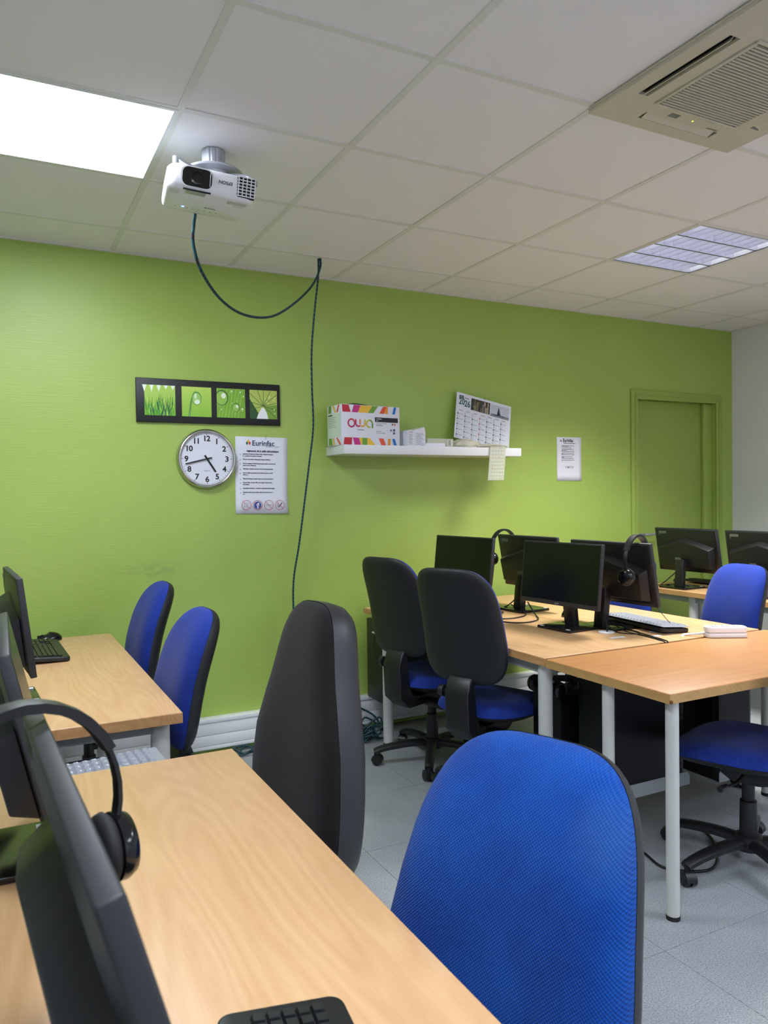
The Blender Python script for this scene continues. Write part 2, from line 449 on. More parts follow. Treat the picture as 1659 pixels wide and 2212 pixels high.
# cable trunking along the foot of the green wall
tr = bpy.data.objects.new('trim_1', None); COL.objects.link(tr); tag(tr, 'white plastic cable trunking along the foot of the green wall', kind='structure')
for nm, z0, z1, y0 in (('trunking_top_rail', 0.178, 0.200, -0.055), ('trunking_lid', 0.112, 0.1765, -0.050), ('trunking_lid', 0.056, 0.1105, -0.050), ('trunking_base_rail', 0.036, 0.0545, -0.052)):
    bm = B(); box(bm, XL+0.4, 3.40, y0, 0, z0, z1); obj(nm, bm, M_PVC, tr, bevel=0.002)
# ceiling edge angle
for nm, c in (('trim_2', (XL, XR, -0.022, 0.0, H-0.004, H+0.001)), ('trim_3', (XR-0.022, XR, YB, -0.022, H-0.004, H+0.001))):
    bm = B(); box(bm, *c); tag(obj(nm, bm, M_GRID), kind='structure')

# ceiling: slab, rails, mineral tiles
bm = B(); box(bm, XL, XR, YB, 0, H+0.28, H+0.35); ceil = obj('ceiling', bm, M_DARK); tag(ceil, kind='structure')
RX = [0.6*i for i in range(-5, 8)]
RY = [-0.361-0.6*k for k in range(0, 11)]
RW = 0.012
for x in RX:
    bm = B(); box(bm, x-RW, x+RW, YB, -0.001, H-0.001, H+0.003); obj('ceiling_rail', bm, M_GRID, ceil)
xs = [XL]+RX[1:]+[XR]
ys = [-0.001]+RY+[YB]
for a, b in zip(xs, xs[1:]):
    if b-a < 0.05: continue
    for y in RY:
        if y < YB: continue
        bm = B(); box(bm, a+RW, b-RW, y-RW, y+RW, H-0.0008, H+0.003); obj('ceiling_rail', bm, M_GRID, ceil)
LEDS = [(-0.3, -1.261), (-0.3, -3.661), (2.7, -3.661), (2.7, -5.46), (-0.3, -5.46)]
TROF = (2.7, -1.261)
ACC = (1.51, -2.47)
bmt = B(); box(bmt, -0.297, 0.297, -0.297, 0.297, 0.0022, 0.016); tfull = obj('ceiling_tile', bmt, M_TILE_C, ceil); used = False
for a, b in zip(xs, xs[1:]):
    for c, d in zip(ys, ys[1:]):
        cx, cy = (a+b)/2, (c+d)/2
        if any(abs(cx-p[0]) < 0.2 and abs(cy-p[1]) < 0.2 for p in LEDS+[TROF]): continue
        if abs(cx-1.5) < 0.2 and abs(cy+2.46) < 0.2: continue
        if b-a < 0.05 or c-d < 0.05: continue
        if abs(b-a-0.6) < 0.01 and abs(c-d-0.6) < 0.01:
            if used: o = tfull.copy(); COL.objects.link(o)
            else: o = tfull; used = True
            o.location = (cx, cy, H+rnd.uniform(0, 0.0008))
            o.rotation_euler = (rnd.uniform(-1, 1)*0.0018, rnd.uniform(-1, 1)*0.0018, 0)
        else:
            bb = B(); box(bb, a+0.003-cx, b-0.003-cx, d+0.003-cy, c-0.003-cy, 0.0022, 0.016); o = obj('ceiling_tile', bb, M_TILE_C, ceil); o.location = (cx, cy, H)

# ---------------------------------------------------------------- ceiling lamps
LEDL = ['lit square LED panel in the ceiling beside the projector', 'lit square LED panel above the foreground desk',
        'lit square LED panel above the aisle on the right', 'lit LED panel at the back right of the room', 'lit LED panel at the back left of the room']
for i, ((x, y), lab) in enumerate(zip(LEDS, LEDL)):
    t = thing('led_panel', lab, 'ceiling light', (x, y, H), group='LED ceiling panels')
    bm = B(); prism(bm, rect(-0.283, -0.283, 0.283, 0.283), -0.001, 0.004, 'z'); obj('diffuser', bm, M_LED, t)
    bm = B()
    for a in ((-0.297, -0.2832, -0.297, 0.297), (0.2832, 0.297, -0.297, 0.297), (-0.2832, 0.2832, -0.297, -0.2832), (-0.2832, 0.2832, 0.2832, 0.297)):
        box(bm, a[0], a[1], a[2], a[3], -0.003, 0.012)
    obj('panel_frame', bm, M_PVC, t)
# louvred fluorescent fitting
t = thing('louvre_light', 'recessed fluorescent ceiling light with shiny four-channel louvre', 'ceiling light', (TROF[0], TROF[1], H))
bm = B()
for a in ((-0.292, 0.292, -0.292, -0.288), (-0.292, 0.292, 0.288, 0.292), (-0.292, -0.288, -0.288, 0.288), (0.288, 0.292, -0.288, 0.288)): box(bm, a[0], a[1], a[2], a[3], -0.002, 0.10)
box(bm, -0.292, 0.292, -0.292, 0.292, 0.10, 0.103); obj('housing', bm, M_PVC, t)
for k in range(5):
    y = -0.286+k*0.143
    bm = B(); prism(bm, [(y-0.002, 0.0), (y+0.002, 0.0), (y+0.011, 0.052), (y-0.011, 0.052)], -0.286, 0.286, 'x'); obj('long_blade', bm, M_LOUV, t)
    bm = B(); box(bm, -0.286, 0.286, y-0.0035, y+0.0035, -0.0015, 0.0); obj('blade_edge', bm, M_LOUVD, t)
for k in range(4):
    yc = -0.2145+k*0.143
    for j in range(1, 9):
        x = -0.286+j*0.572/9
        pts = [(x-0.0012, 0.004), (x+0.0012, 0.004), (x+0.004, 0.022), (x+0.012, 0.046), (x-0.012, 0.046), (x-0.004, 0.022)]
        bm = B(); prism(bm, pts, yc-0.0665, yc+0.0665, 'y'); obj('cross_blade', bm, M_LOUV, t)
    bm = B(); cyl(bm, (-0.275, yc, 0.072), (0.275, yc, 0.072), 0.008, n=12); obj('tube', bm, M_TUBE, t, smooth=True)
al = area_lamp('louvre_lamp', (TROF[0], TROF[1], H-0.006), 0.54, 0.54, TROF_W, (1.0, 0.98, 0.96), math.radians(114))
al.parent = t; al.location = (0, 0, -0.006)

# ---------------------------------------------------------------- ceiling cassette air conditioner
t = thing('air_conditioner', 'cream ceiling cassette air conditioner with square ribbed grille', 'air conditioner', (ACC[0], ACC[1], H)); t.scale = (1, 1, 0.6)
A2 = 0.332
bm = B()
# face ring with four slots: built from strips round the grille and round the slots
def sl(a): box(bm, *a)
zb, zt = -0.030, -0.006
GI = 0.188
for s in (-1, 1):
    # left/right sides (x) and front/back sides (y)
    for ax in (0, 1):
        def R(u0, u1, v0, v1):
            a, b = sorted((s*u0, s*u1))
            if ax == 0: box(bm, a, b, v0, v1, zb, zt)
            else: box(bm, v0, v1, a, b, zb, zt)
        lim = A2-0.004 if ax == 0 else 0.276
        R(GI, 0.236, -0.165, 0.165); R(0.276, A2-0.004, -0.165, 0.165)
        R(GI, A2-0.004, 0.165, (A2-0.004) if ax == 0 else GI); R(GI, A2-0.004, -(A2-0.004) if ax == 0 else -GI, -0.165)
obj('face_panel', bm, M_AC, t)
bm = B(); prism(bm, rrect(2*A2, 2*A2, 0.02), -0.012, 0.0, 'z'); obj('outer_flange', bm, M_AC, t, bevel=0.003)
bm = B(); box(bm, -0.30, 0.30, -0.30, 0.30, -0.011, -0.0125+0.0); obj('slot_recess', bm, M_DARK, t)
for s in (-1, 1):
    for ax in (0, 1):
        bm = B()
        M = Matrix.Rotation(PI/2*(ax), 4, 'Z')
        c = s*0.256
        tl = math.radians(62 if (ax == 0 and s < 0) else 24)*s
        Mr = M @ Matrix.Translation((c, 0, -0.026)) @ Matrix.Rotation(tl, 4, 'Y')
        box(bm, -0.017, 0.017, -0.155, 0.155, -0.0015, 0.0015, Mr); obj('air_flap', bm, M_AC, t)
bm = B(); box(bm, -GI+0.002, GI-0.002, -GI+0.002, GI-0.002, -0.020, -0.014); obj('filter', bm, mat('dark filter', (96, 90, 86), 0.8), t)
gr = B(); 
for s in (-1, 1):
    box(gr, -GI+0.001, GI-0.001, s*(GI-0.006)-0.005, s*(GI-0.006)+0.005, -0.040, -0.022); box(gr, s*(GI-0.006)-0.005, s*(GI-0.006)+0.005, -GI+0.012, GI-0.012, -0.040, -0.022)
grid = obj('intake_grille', gr, M_AC, t, bevel=0.002)
bs = B(); box(bs, -GI+0.012, GI-0.012, -0.0028, 0.0028, -0.040, -0.024); s0 = obj('grille_slat', bs, M_AC, grid)
for k in range(28):
    o = s0 if k == 0 else s0.copy()
    if k: COL.objects.link(o)
    o.location = (0, -0.165+k*0.01225, 0)
text('maker_lettering', 'AIRWELL', 0.014, (0.10, 0.232, -0.0305), M_INK, t, rot=(PI, 0, 0))
bm = B(); box(bm, -0.085, -0.045, 0.205, 0.226, -0.0315, -0.030); obj('receiver_window', bm, mat('grey window', (120, 118, 116), 0.3), t)
bm = B(); cyl(bm, (0.02, 0.215, -0.030), (0.02, 0.215, -0.032), 0.0025, n=10); obj('status_led', bm, mat('yellow-green led', (200, 220, 60), 0.5, emit=(190, 220, 60), est=3), t)

# ---------------------------------------------------------------- projector on its ceiling mount
PR = thing('projector', 'white ceiling-hung projector with a dark lens window, upside down', 'projector', (0.122, -1.395, 2.384), rot=(math.radians(2.5), math.radians(5), math.radians(-7)))
PW, PD, PH = 0.292, 0.235, 0.084
bm = B()
outl = rrect(PW, PD, 0.035, 6)
def body_ring(z, inset):
    return [(x*(1-inset/PW*2), y*(1-inset/PD*2), z) for x, y in outl]
rings = [body_ring(0.0, 0.010), body_ring(0.006, 0.002), body_ring(0.02, 0), body_ring(PH-0.012, 0.003), body_ring(PH, 0.012)]
R_ = [[bm.verts.new(p) for p in r] for r in rings]
for a, b in zip(R_, R_[1:]):
    for i in range(len(a)): bm.faces.new((a[i], a[(i+1) % len(a)], b[(i+1) % len(a)], b[i]))
bm.faces.new(R_[0][::-1]); bm.faces.new(R_[-1]); obj('casing', bm, M_WPLAS, PR, smooth=True, angle=50)
yf = -PD/2-0.0015
bm = B(); prism(bm, rrect(0.096, 0.062, 0.02, cx=-0.047, cy=0.044), yf-0.001, yf+0.02); obj('lens_window', bm, M_BLKG, PR)
bm = B(); prism(bm, rrect(0.108, 0.070, 0.024, cx=-0.047, cy=0.044), yf, yf+0.02); obj('lens_surround', bm, M_WPLAS, PR)
bm = B(); lathe(bm, [(0.024, 0), (0.024, 0.003), (0.018, 0.004), (0.016, 0.001), (0.0, 0.0015)], 28, Matrix.Translation((-0.047, yf-0.0015, 0.044)) @ Matrix.Rotation(PI/2, 4, 'X')); obj('lens', bm, M_BLKG, PR, smooth=True)
bm = B(); box(bm, -0.006, -0.004, yf-0.003, yf, 0.022, 0.074); obj('slider', bm, M_WPLAS, PR)
text('brand_lettering', 'EPSON', 0.015, (0.046, yf-0.0004, 0.052), M_INK, PR, rot=(-PI/2, 0, PI), sx=1.0, align='CENTER', bold=0.0003)
bm = B(); prism(bm, rrect(0.062, 0.07, 0.006, cx=0.116, cy=0.046), yf+0.001, yf+0.012); obj('vent_recess', bm, M_DARK, PR)
for k in range(7):
    bm = B(); box(bm, 0.086, 0.146, yf-0.003, yf+0.004, 0.0135+k*0.0105, 0.0165+k*0.0105); obj('vent_slat', bm, M_WPLAS, PR)
for k in range(5):
    bm = B(); box(bm, 0.0875+k*0.0138, 0.0905+k*0.0138, yf-0.0035, yf+0.004, 0.013, 0.08); obj('vent_slat', bm, M_WPLAS, PR)
bm = B(); prism(bm, rrect(0.066, 0.030, 0.004, cx=-0.048, cy=-0.098), -0.0015, 0.002, 'z'); obj('focus_cover', bm, M_ALU, PR, bevel=0.001)
bm = B(); box(bm, -0.09, 0.0, -0.119, -0.1165, -0.001, 0.004); obj('slider_slot', bm, M_DARK, PR)
text('brand_lettering', 'EPSON', 0.013, (0.015, 0.030, -0.0006), M_GREY, PR, rot=(PI, 0, 0), align='CENTER', bold=0.0003)
R3_ = (-PI/2, 0, 0)
artwork('rating_label', [(rect(0.06, -0.03, 0.125, 0.0), (196, 198, 196)), (rect(0.062, -0.026, 0.07, -0.018), (60, 60, 64))]+[(rect(0.074, -0.028+k*0.005, 0.122-0.007*(k % 3), -0.0265+k*0.005), (90, 92, 96)) for k in range(5)], PR, (0, -0.06, -0.0004), R3_)
artwork('model_label', [(rect(0.085, 0.008, 0.12, 0.016), (205, 206, 208)), (rect(0.088, 0.0105, 0.113, 0.013), (70, 70, 74))], PR, (0, -0.06, -0.0004), R3_)
artwork('warning_label', [(rect(-0.128, -0.037, -0.100, -0.003), (214, 216, 218))]+[(rect(-0.125+k*0.006, -0.035, -0.122+k*0.006, -0.005), (130, 132, 134)) for k in range(4)], PR, (0, -0.06, -0.0004), R3_)
bm = B(); cyl(bm, (-0.075, 0.055, -0.001), (-0.075, 0.055, 0.001), 0.0055, n=16); obj('power_button', bm, mat('blue led', (150, 170, 255), 0.4, emit=(130, 150, 255), est=2.5), PR)
for k in range(7):
    bm = B(); cyl(bm, (-0.10+k*0.02+(0.02 if k > 0 else 0), 0.062, -0.0008), (-0.10+k*0.02+(0.02 if k > 0 else 0), 0.062, 0.001), 0.003, n=10); obj('menu_button', bm, M_ALU, PR)
bm = B(); cyl(bm, (0.03, 0.075, PH+0.055), (0.03, 0.075, PH+0.004), 0.085, 0.085, 40); 
bm.free()
# ceiling mount (holds the projector)
MT = thing('projector_mount', 'silver projector mount with ribbed collar and curved arms', 'projector mount', (0.172, -1.312, H))
bm = B()
pr = []
for i in range(48):
    r = 0.041 if i % 4 else 0.0385
    pr.append((r*math.cos(2*PI*i/48), r*math.sin(2*PI*i/48)))
prism(bm, pr, -0.075, -0.001, 'z'); obj('collar', bm, M_ALU, MT, smooth=True, angle=30)
bm = B(); lathe(bm, [(0.0, -0.083), (0.10, -0.083), (0.104, -0.079), (0.10, -0.075), (0.0, -0.075)], 40); obj('plate', bm, M_ALU, MT, smooth=True, angle=40)
bm = B(); lathe(bm, [(0.0, -0.115), (0.05, -0.115), (0.055, -0.095), (0.058, -0.083), (0, -0.083)], 30); obj('joint', bm, M_ALU, MT, smooth=True, angle=40)
for a in ([(0.0, 0, -0.10), (0.05, -0.05, -0.096), (0.10, -0.085, -0.106), (0.118, -0.105, -0.130)], [(0.0, 0, -0.10), (-0.07, -0.05, -0.099), (-0.13, -0.10, -0.105), (-0.165, -0.14, -0.110)],
          [(0, 0, -0.10), (-0.06, 0.03, -0.10), (-0.12, 0.02, -0.118), (-0.15, 0.01, -0.14)], [(0, 0, -0.10), (0.03, 0.02, -0.10), (0.05, 0.0, -0.118), (0.055, -0.02, -0.140)]):
    bm = B(); sweep(bm, catmull(a, 6), lambda i, f: [(-0.012, -0.004), (0.012, -0.004), (0.012, 0.004), (-0.012, 0.004)], 4); obj('arm', bm, M_ALU, MT, bevel=0.0015)
for p, z1 in (((-0.165, -0.14), -0.145), ((0.118, -0.105), -0.140)):
    bm = B(); cyl(bm, (p[0], p[1], -0.105 if p[0] < 0 else -0.125), (p[0], p[1], z1), 0.010); obj('fixing_post', bm, M_ALU, MT, smooth=True)

# cable of the projector
cable('projector_cable', [(0.110, -1.285, 2.392), (0.112, -1.25, 2.36), (0.118, -1.215, 2.30), (0.165, -1.15, 2.222), (0.28, -1.0, 2.165), (0.42, -0.86, 2.150), (0.60, -0.68, 2.20), (0.78, -0.50, 2.32), (0.92, -0.39, 2.45), (0.985, -0.345, 2.56), (0.992, -0.335, 2.618)],
      0.0058, M_BRAID, 'teal and black braided cable looping from projector to the ceiling', k=10)
cable('wall_cable', [(0.985, -0.325, 2.618), (0.985, -0.318, 2.52), (0.975, -0.29, 2.36), (0.970, -0.25, 2.15), (0.985, -0.21, 1.95), (1.005, -0.17, 1.75), (0.990, -0.14, 1.55), (0.965, -0.11, 1.30), (0.942, -0.09, 1.10), (0.915, -0.075, 0.92), (0.912, -0.07, 0.75), (0.92, -0.075, 0.40), (0.95, -0.10, 0.05), (1.0, -0.12, 0.008)],
      0.0055, M_BRAID, 'thin braided cable hanging down the green wall to the floor', k=10)

# ---------------------------------------------------------------- things on the green wall
# framed prints
FR = thing('picture_frame', 'long black frame holding four square green nature prints', 'picture', (0.486, -0.001, 1.877), rot=(0, math.radians(-0.2), 0))
bm = B(); box(bm, -0.385, 0.385, -0.016, 0, -0.113, 0.113); obj('black_board', bm, M_BLKINK, FR, bevel=0.002)
PX = [-0.266, -0.077, 0.108, 0.289]; q = 0.078
def shade(c, k): return tuple(max(0, min(255, int(v*k))) for v in c)
G = []
G.append((rect(-q, -q, q, q), (170, 205, 90)))
for i in range(5): G.append(([(-q+i*0.036-0.01, q), (-q+i*0.036+0.012, q), (-q+i*0.036, q-0.018-rnd.random()*0.02)], (235, 245, 225)))
for i in range(150):
    x = rnd.uniform(-q, q); z0 = -q; hgt = rnd.uniform(0.05, 0.135)*(1-0.4*(i/150)); dx = rnd.uniform(-0.03, 0.03)
    k = rnd.choice([(120, 180, 50), (80, 150, 50), (40, 100, 60), (20, 70, 60), (160, 210, 80), (100, 170, 40)])
    tipx = max(-q, min(q, x+dx)); G.append(([(max(-q, x-0.004), z0), (min(q, x+0.004), z0), (tipx, z0+hgt)], k))
P1 = artwork('grass_print', G, FR, (PX[0], -0.0165, 0), lay=0.000006)
G = [(rect(-q, -q, q, q), (150, 195, 70))]
for i in range(12): G.append((rect(-q, -q+i*0.013, q, -q+(i+1)*0.013), (140+i*4, 192+i*2, 62+i*3)))
G.append(([(-0.045, -q), (-0.034, -q), (-0.028, -0.02), (-0.012, 0.045), (-0.004, 0.062), (-0.018, 0.045), (-0.034, 0.0)], (80, 140, 60)))
G.append(([(-0.040, -q), (-0.037, -q), (-0.030, -0.01), (-0.008, 0.055), (-0.024, 0.02)], (190, 225, 160)))
dr_ = [(0.0+0.026*math.sin(a)*(0.55+0.45*math.sin(a/2))+0.0, 0.022-0.040*math.cos(PI-a)*1.0) for a in [2*PI*i/24 for i in range(24)]]
G.append((disc(0.0, 0.018, 0.026, 0.036), (90, 150, 60))); G.append((disc(0.0, 0.016, 0.022, 0.031), (160, 205, 110))); G.append((disc(0.003, 0.0, 0.014, 0.012), (235, 248, 225))); G.append((disc(-0.006, 0.03, 0.006, 0.014), (225, 240, 215)))
artwork('dewdrop_print', G, FR, (PX[1], -0.0165, 0), lay=0.00002)
G = [(rect(-q, -q, q, q), (120, 170, 50))]
for i in range(9):
    a = -q+i*0.0173
    G.append(([(a, q), (min(q, a+0.009), q), (a-0.02 if a-0.02 > -q else -q, -q), (-q if a-0.03 < -q else a-0.03, -q)], (138, 186, 64)))
for x, z, r in ((-0.05, 0.028, 0.036), (0.027, -0.022, 0.021), (0.06, -0.032, 0.012), (0.002, 0.062, 0.011), (0.05, 0.06, 0.009), (0.068, 0.038, 0.008), (-0.054, -0.035, 0.007), (0.004, 0.0, 0.005), (0.02, -0.056, 0.004), (0.03, 0.012, 0.005)):
    cl = lambda P: [(max(-q, min(q, a)), max(-q, min(q, b))) for a, b in P]
    G.append((cl(disc(x, z, r, r*1.15)), (60, 105, 45))); G.append((cl(disc(x-r*0.05, z-r*0.05, r*0.86, r*1.0)), (150, 196, 84))); G.append((cl(disc(x+r*0.25, z+r*0.3, r*0.35, r*0.4)), (236, 246, 220)))
artwork('droplet_print', G, FR, (PX[2], -0.0165, 0), lay=0.00002)
G = [(rect(-q, -q, q, q), (176, 196, 92)), ([(-q, -q), (-0.01, -q), (-q, 0.03)], (44, 84, 40)), ([(q, -q), (0.03, -q), (0.0, -0.008), (q, 0.0)], (120, 160, 60))]
for a in (200, 168, 140, 112, 88, 62, 38, 10, -18, -42):
    a = math.radians(a); L_ = 0.2; x1, z1 = -0.002+L_*math.cos(a), -0.008+L_*math.sin(a)
    tt = 1.0
    for s_, v in ((x1, q), (z1, q)):
        if abs(s_) > q: tt = min(tt, q/abs(s_)*0.97)
    G.append((line(-0.002, -0.008, x1*tt, z1*tt, 0.0028), (70, 100, 40)))
for i in range(14): G.append((disc(rnd.uniform(0.0, 0.07), rnd.uniform(-0.06, 0.06), 0.004), (205, 222, 140)))
G.append(([(-0.04, -q), (0.025, -q), (0.018, -0.045), (0.004, -0.018), (-0.010, -0.018), (-0.03, -0.05)], (238, 240, 240)))
artwork('leaf_print', G, FR, (PX[3], -0.0165, 0), lay=0.00002)

# clock
CK = thing('wall_clock', 'round steel wall clock with black numerals reading about quarter to five', 'clock', (0.456, -0.001, 1.577))
RC = 0.152
M90 = Matrix.Rotation(PI/2, 4, 'X')
bm = B(); lathe(bm, [(RC-0.004, 0), (RC+0.006, 0.004), (RC+0.006, 0.022), (RC, 0.036), (RC-0.006, 0.040), (RC-0.011, 0.038), (RC-0.014, 0.026)], 72, M90); obj('rim', bm, M_CHROME, CK, smooth=True, angle=60)
bm = B(); lathe(bm, [(0, 0.024), (RC-0.012, 0.024), (RC-0.012, 0.0), (0, 0)], 64, M90); obj('dial', bm, M_PAPER, CK)
G = []
for i in range(60):
    a = math.radians(90-6*i); L_ = 0.010 if i % 5 == 0 else 0.007; r1 = RC-0.017
    G.append((line((r1-L_)*math.cos(a), (r1-L_)*math.sin(a), r1*math.cos(a), r1*math.sin(a), 0.0026 if i % 5 == 0 else 0.0007), (20, 20, 22)))
G += ringp(0, 0, RC-0.0175, 0.0006, (40, 40, 42), 60)
artwork('minute_track', G, CK, (0, -0.0243, 0), lay=0)
for i in range(1, 13):
    a = math.radians(90-30*i); r = 0.108
    text('numeral', str(i), 0.040, (r*math.cos(a), -0.0245, r*math.sin(a)-0.014), M_BLKINK, CK, 'CENTER', bold=0.0013, sx=1.05, spacing=0.9)
text('quartz_lettering', 'QUARTZ', 0.008, (0.0, -0.0245, -0.066), M_GREY, CK, 'CENTER')
for nm, deg, L_, tail, wd, yy in (('hour_hand', 147, 0.082, 0.022, 0.0098, -0.029), ('minute_hand', 256, 0.118, 0.026, 0.0072, -0.032)):
    a = math.radians(90-deg); G_ = B(); c, s = math.cos(a), math.sin(a)
    P_ = line(-tail*c, -tail*s, L_*c, L_*s, wd); prism(G_, P_, yy, yy+0.0012); obj(nm, G_, M_BLKINK, CK)
bm = B(); cyl(bm, (0, -0.024, 0), (0, -0.034, 0), 0.006, n=20); obj('hub', bm, M_BLKINK, CK)
bm = B(); lathe(bm, [(RC-0.012, 0.0352), (RC-0.05, 0.0358), (0, 0.0362)], 48, M90)
obj('glass', bm, mat('clear clock glass', (255, 255, 255), 0.03, trans=1.0, alpha=0.10, spec=0.4), CK, smooth=True)

RULES = [("Interdiction d'accéder aux réseaux sociaux : Facebook, Instagram,", "X ...) pendant les sessions de travail"), ("Fermer votre session Gmail après chaque utilisation.",),
         ("Ne pas enregistrer d'informations personnelles ou de mots de", "passe sur les ordinateurs."), ("Télécharger ou installer quoi que ce soit est strictement interdit.",),
         ("Ne pas modifier les paramètres de l'ordinateur (écran, son, fond", "d'écran...)"), ("Éteindre l'ordinateur et ranger l'espace de travail après utilisation.",),
         ("Ne pas utiliser de clés USB ou de support externe sans", "autorisation."), ("Interdiction de fumer, y compris les cigarettes électroniques.",), ("Respecter le silence dans la salle et utiliser des écouteurs pour le", "son")]
def diamonds(x, z, s):
    def d(cx, cz, c): return ([(cx-s*0.62, cz), (cx-s*0.3, cz+s*0.62), (cx, cz+s), (cx+s*0.3, cz+s*0.62), (cx+s*0.62, cz), (cx+s*0.3, cz-s*0.62), (cx, cz-s), (cx-s*0.3, cz-s*0.62)], c)
    return [d(x+s*0.72, z+s*1.1, (224, 184, 70)), d(x, z, (36, 98, 56)), d(x+s*1.44, z, (196, 60, 66))]
def icons(cx, z, r, gap, red):
    G = []
    for k in range(4):
        x = cx+(k-1.5)*gap
        if k == 0: G += ringp(x, z, r*0.5, r*0.05, (150, 160, 165), 12, 0, 4); G.append((line(x-r*0.6, z-r*0.35, x+r*0.1, z-r*0.2, r*0.08), (140, 150, 155))); G.append((line(x+r*0.1, z+r*0.1, x+r*0.6, z+r*0.5, r*0.07), (150, 160, 165)))
        if k == 1:
            G.append((disc(x, z, r*0.78), (30, 70, 150))); G.append((rect(x-r*0.12, z-r*0.7, x+r*0.12, z+r*0.35), (240, 242, 248))); G.append((rect(x-r*0.32, z-r*0.05, x+r*0.34, z+r*0.15), (240, 242, 248))); G.append((rect(x-r*0.0, z+r*0.28, x+r*0.38, z+r*0.48), (240, 242, 248)))
        if k == 2: G.append((rect(x-r*0.55, z-r*0.06, x+r*0.7, z+r*0.08), (150, 158, 160)))
        if k == 3: G.append((line(x-r*0.3, z-r*0.45, x+r*0.55, z+r*0.5, r*0.18), (20, 20, 22))); G.append((line(x-r*0.5, z-r*0.4, x-r*0.3, z+r*0.4, r*0.12), (120, 130, 135)))
        G += ringp(x, z, r, r*0.10, red, 30)
        G.append((line(x-r*0.68, z+r*0.68, x+r*0.68, z-r*0.68, r*0.10), red))
    return G
def poster(loc, W_, H_, label, big):
    t = thing('notice', label, 'notice', loc, rot=(0, math.radians(0.6 if big else 0), 0))
    bm = B(); nx = 8; nz = 8; vv = [[None]*(nx+1) for _ in range(nz+1)]
    for j in range(nz+1):
        for i in range(nx+1):
            x = W_*(i/nx-0.5); z = H_*(j/nz-0.5)
            y = -0.0012-0.0 if True else 0
            vv[j][i] = bm.verts.new((x, y-(0.010 if big else 0.003)*max(0, (1-j/nz*5))*(0.3+0.7*i/nx), z))
    for j in range(nz):
        for i in range(nx): bm.faces.new((vv[j][i], vv[j][i+1], vv[j+1][i+1], vv[j+1][i]))
    sh = obj('sheet', bm, M_PAPER, t, smooth=True); so = sh.modifiers.new('thick', 'SOLIDIFY'); so.thickness = 0.0004; so.offset = 1
    y = -0.0055 if not big else -0.0140
    y = -0.0024
    k = 1.0 if big else 0.66
    if big:
        text('logo_lettering', 'Eurinfac', 0.040, (-0.056, y, H_/2-0.048), M_NAVY, t, bold=0.0007, sx=1.0)
        artwork('logo_mark', diamonds(-0.084, H_/2-0.036, 0.0105), t, (0, y, 0))
        text('logo_lettering', 'Formation - Conseil', 0.0095, (0.022, y, H_/2-0.055), M_NAVY, t)
        text('title_lettering', 'règlement de la salle informatique', 0.0135, (0.005, y, H_/2-0.082), M_NAVY, t, 'CENTER', bold=0.0005)
        artwork('title_underline', [(rect(-0.082, H_/2-0.0845, 0.09, H_/2-0.0838), (40, 50, 90))], t, (0, y, 0))
        zz = [-0.098, -0.127, -0.150, -0.179, -0.201, -0.233, -0.254, -0.285, -0.307]
        for r_, z in zip(RULES, zz):
            text('body_lettering', r_[0], 0.0088, (-0.108, y, H_/2+z), M_INK, t, sx=0.74 if len(r_[0]) > 62 else 0.84, bold=0.0003)
            if len(r_) > 1: text('body_lettering', r_[1], 0.0088, (-0.108, y, H_/2+z-0.0105), M_INK, t, sx=0.84, bold=0.0003)
        artwork('bullets', [(disc(-0.122, H_/2+z-0.001, 0.0024, n=10), (30, 32, 44)) for z in zz], t, (0, y, 0), lay=0)
        artwork('prohibition_icons', icons(0.003, -H_/2+0.046, 0.026, 0.0635, (176, 60, 66)), t, (0, y-0.006, 0), lay=0.00001, rot=(math.radians(-2), 0, 0))
        bm = B(); tube(bm, [(0.02, -0.003, H_/2-0.012), (0.022, -0.010, H_/2+0.004), (0.030, -0.004, H_/2+0.012)], 0.0012, 6, 5); obj('hook', bm, M_CHROME, t, smooth=True)
    else:
        text('logo_lettering', 'Eurinfac', 0.033, (-0.054, y, H_/2-0.033), M_INK, t, bold=0.0006, sx=0.86)
        artwork('logo_mark', diamonds(-0.076, H_/2-0.027, 0.006), t, (0, y, 0))
        text('title_lettering', 'règlement de la salle informatique', 0.0072, (0.002, y, H_/2-0.044), M_INK, t, 'CENTER', bold=0.0002)
        zz = [-0.060, -0.075, -0.086, -0.099, -0.110, -0.121, -0.134, -0.146, -0.157]
        for r_, z in zip(RULES, zz):
            text('body_lettering', r_[0], 0.0052, (-0.066, y, H_/2+z), M_GREY, t, sx=0.8, bold=0.0003)
            if len(r_) > 1: text('body_lettering', r_[1], 0.0052, (-0.066, y, H_/2+z-0.0055), M_GREY, t, sx=0.8, bold=0.0003)
        artwork('prohibition_icons', icons(0.0, -H_/2+0.092, 0.0075, 0.019, (120, 60, 64)), t, (0, y, 0), lay=0.00001)
poster((0.765, 0.0, 1.491), 0.298, 0.421, 'white A3 sheet of computer-room rules pinned beside the clock', True)
poster((2.943, 0.0, 1.606), 0.212, 0.296, 'small white rules sheet alone on the wall between shelf and door', False)

# shelf and what stands on it
SHX0, SHX1, SHZ = 1.150, 2.345, 1.652
sh = B(); box(sh, SHX0, SHX1, -0.255, -0.001, SHZ-0.050, SHZ); tag(obj('wall_shelf', sh, M_PVC, bevel=0.0015), 'long white floating shelf on the green wall', 'shelf')
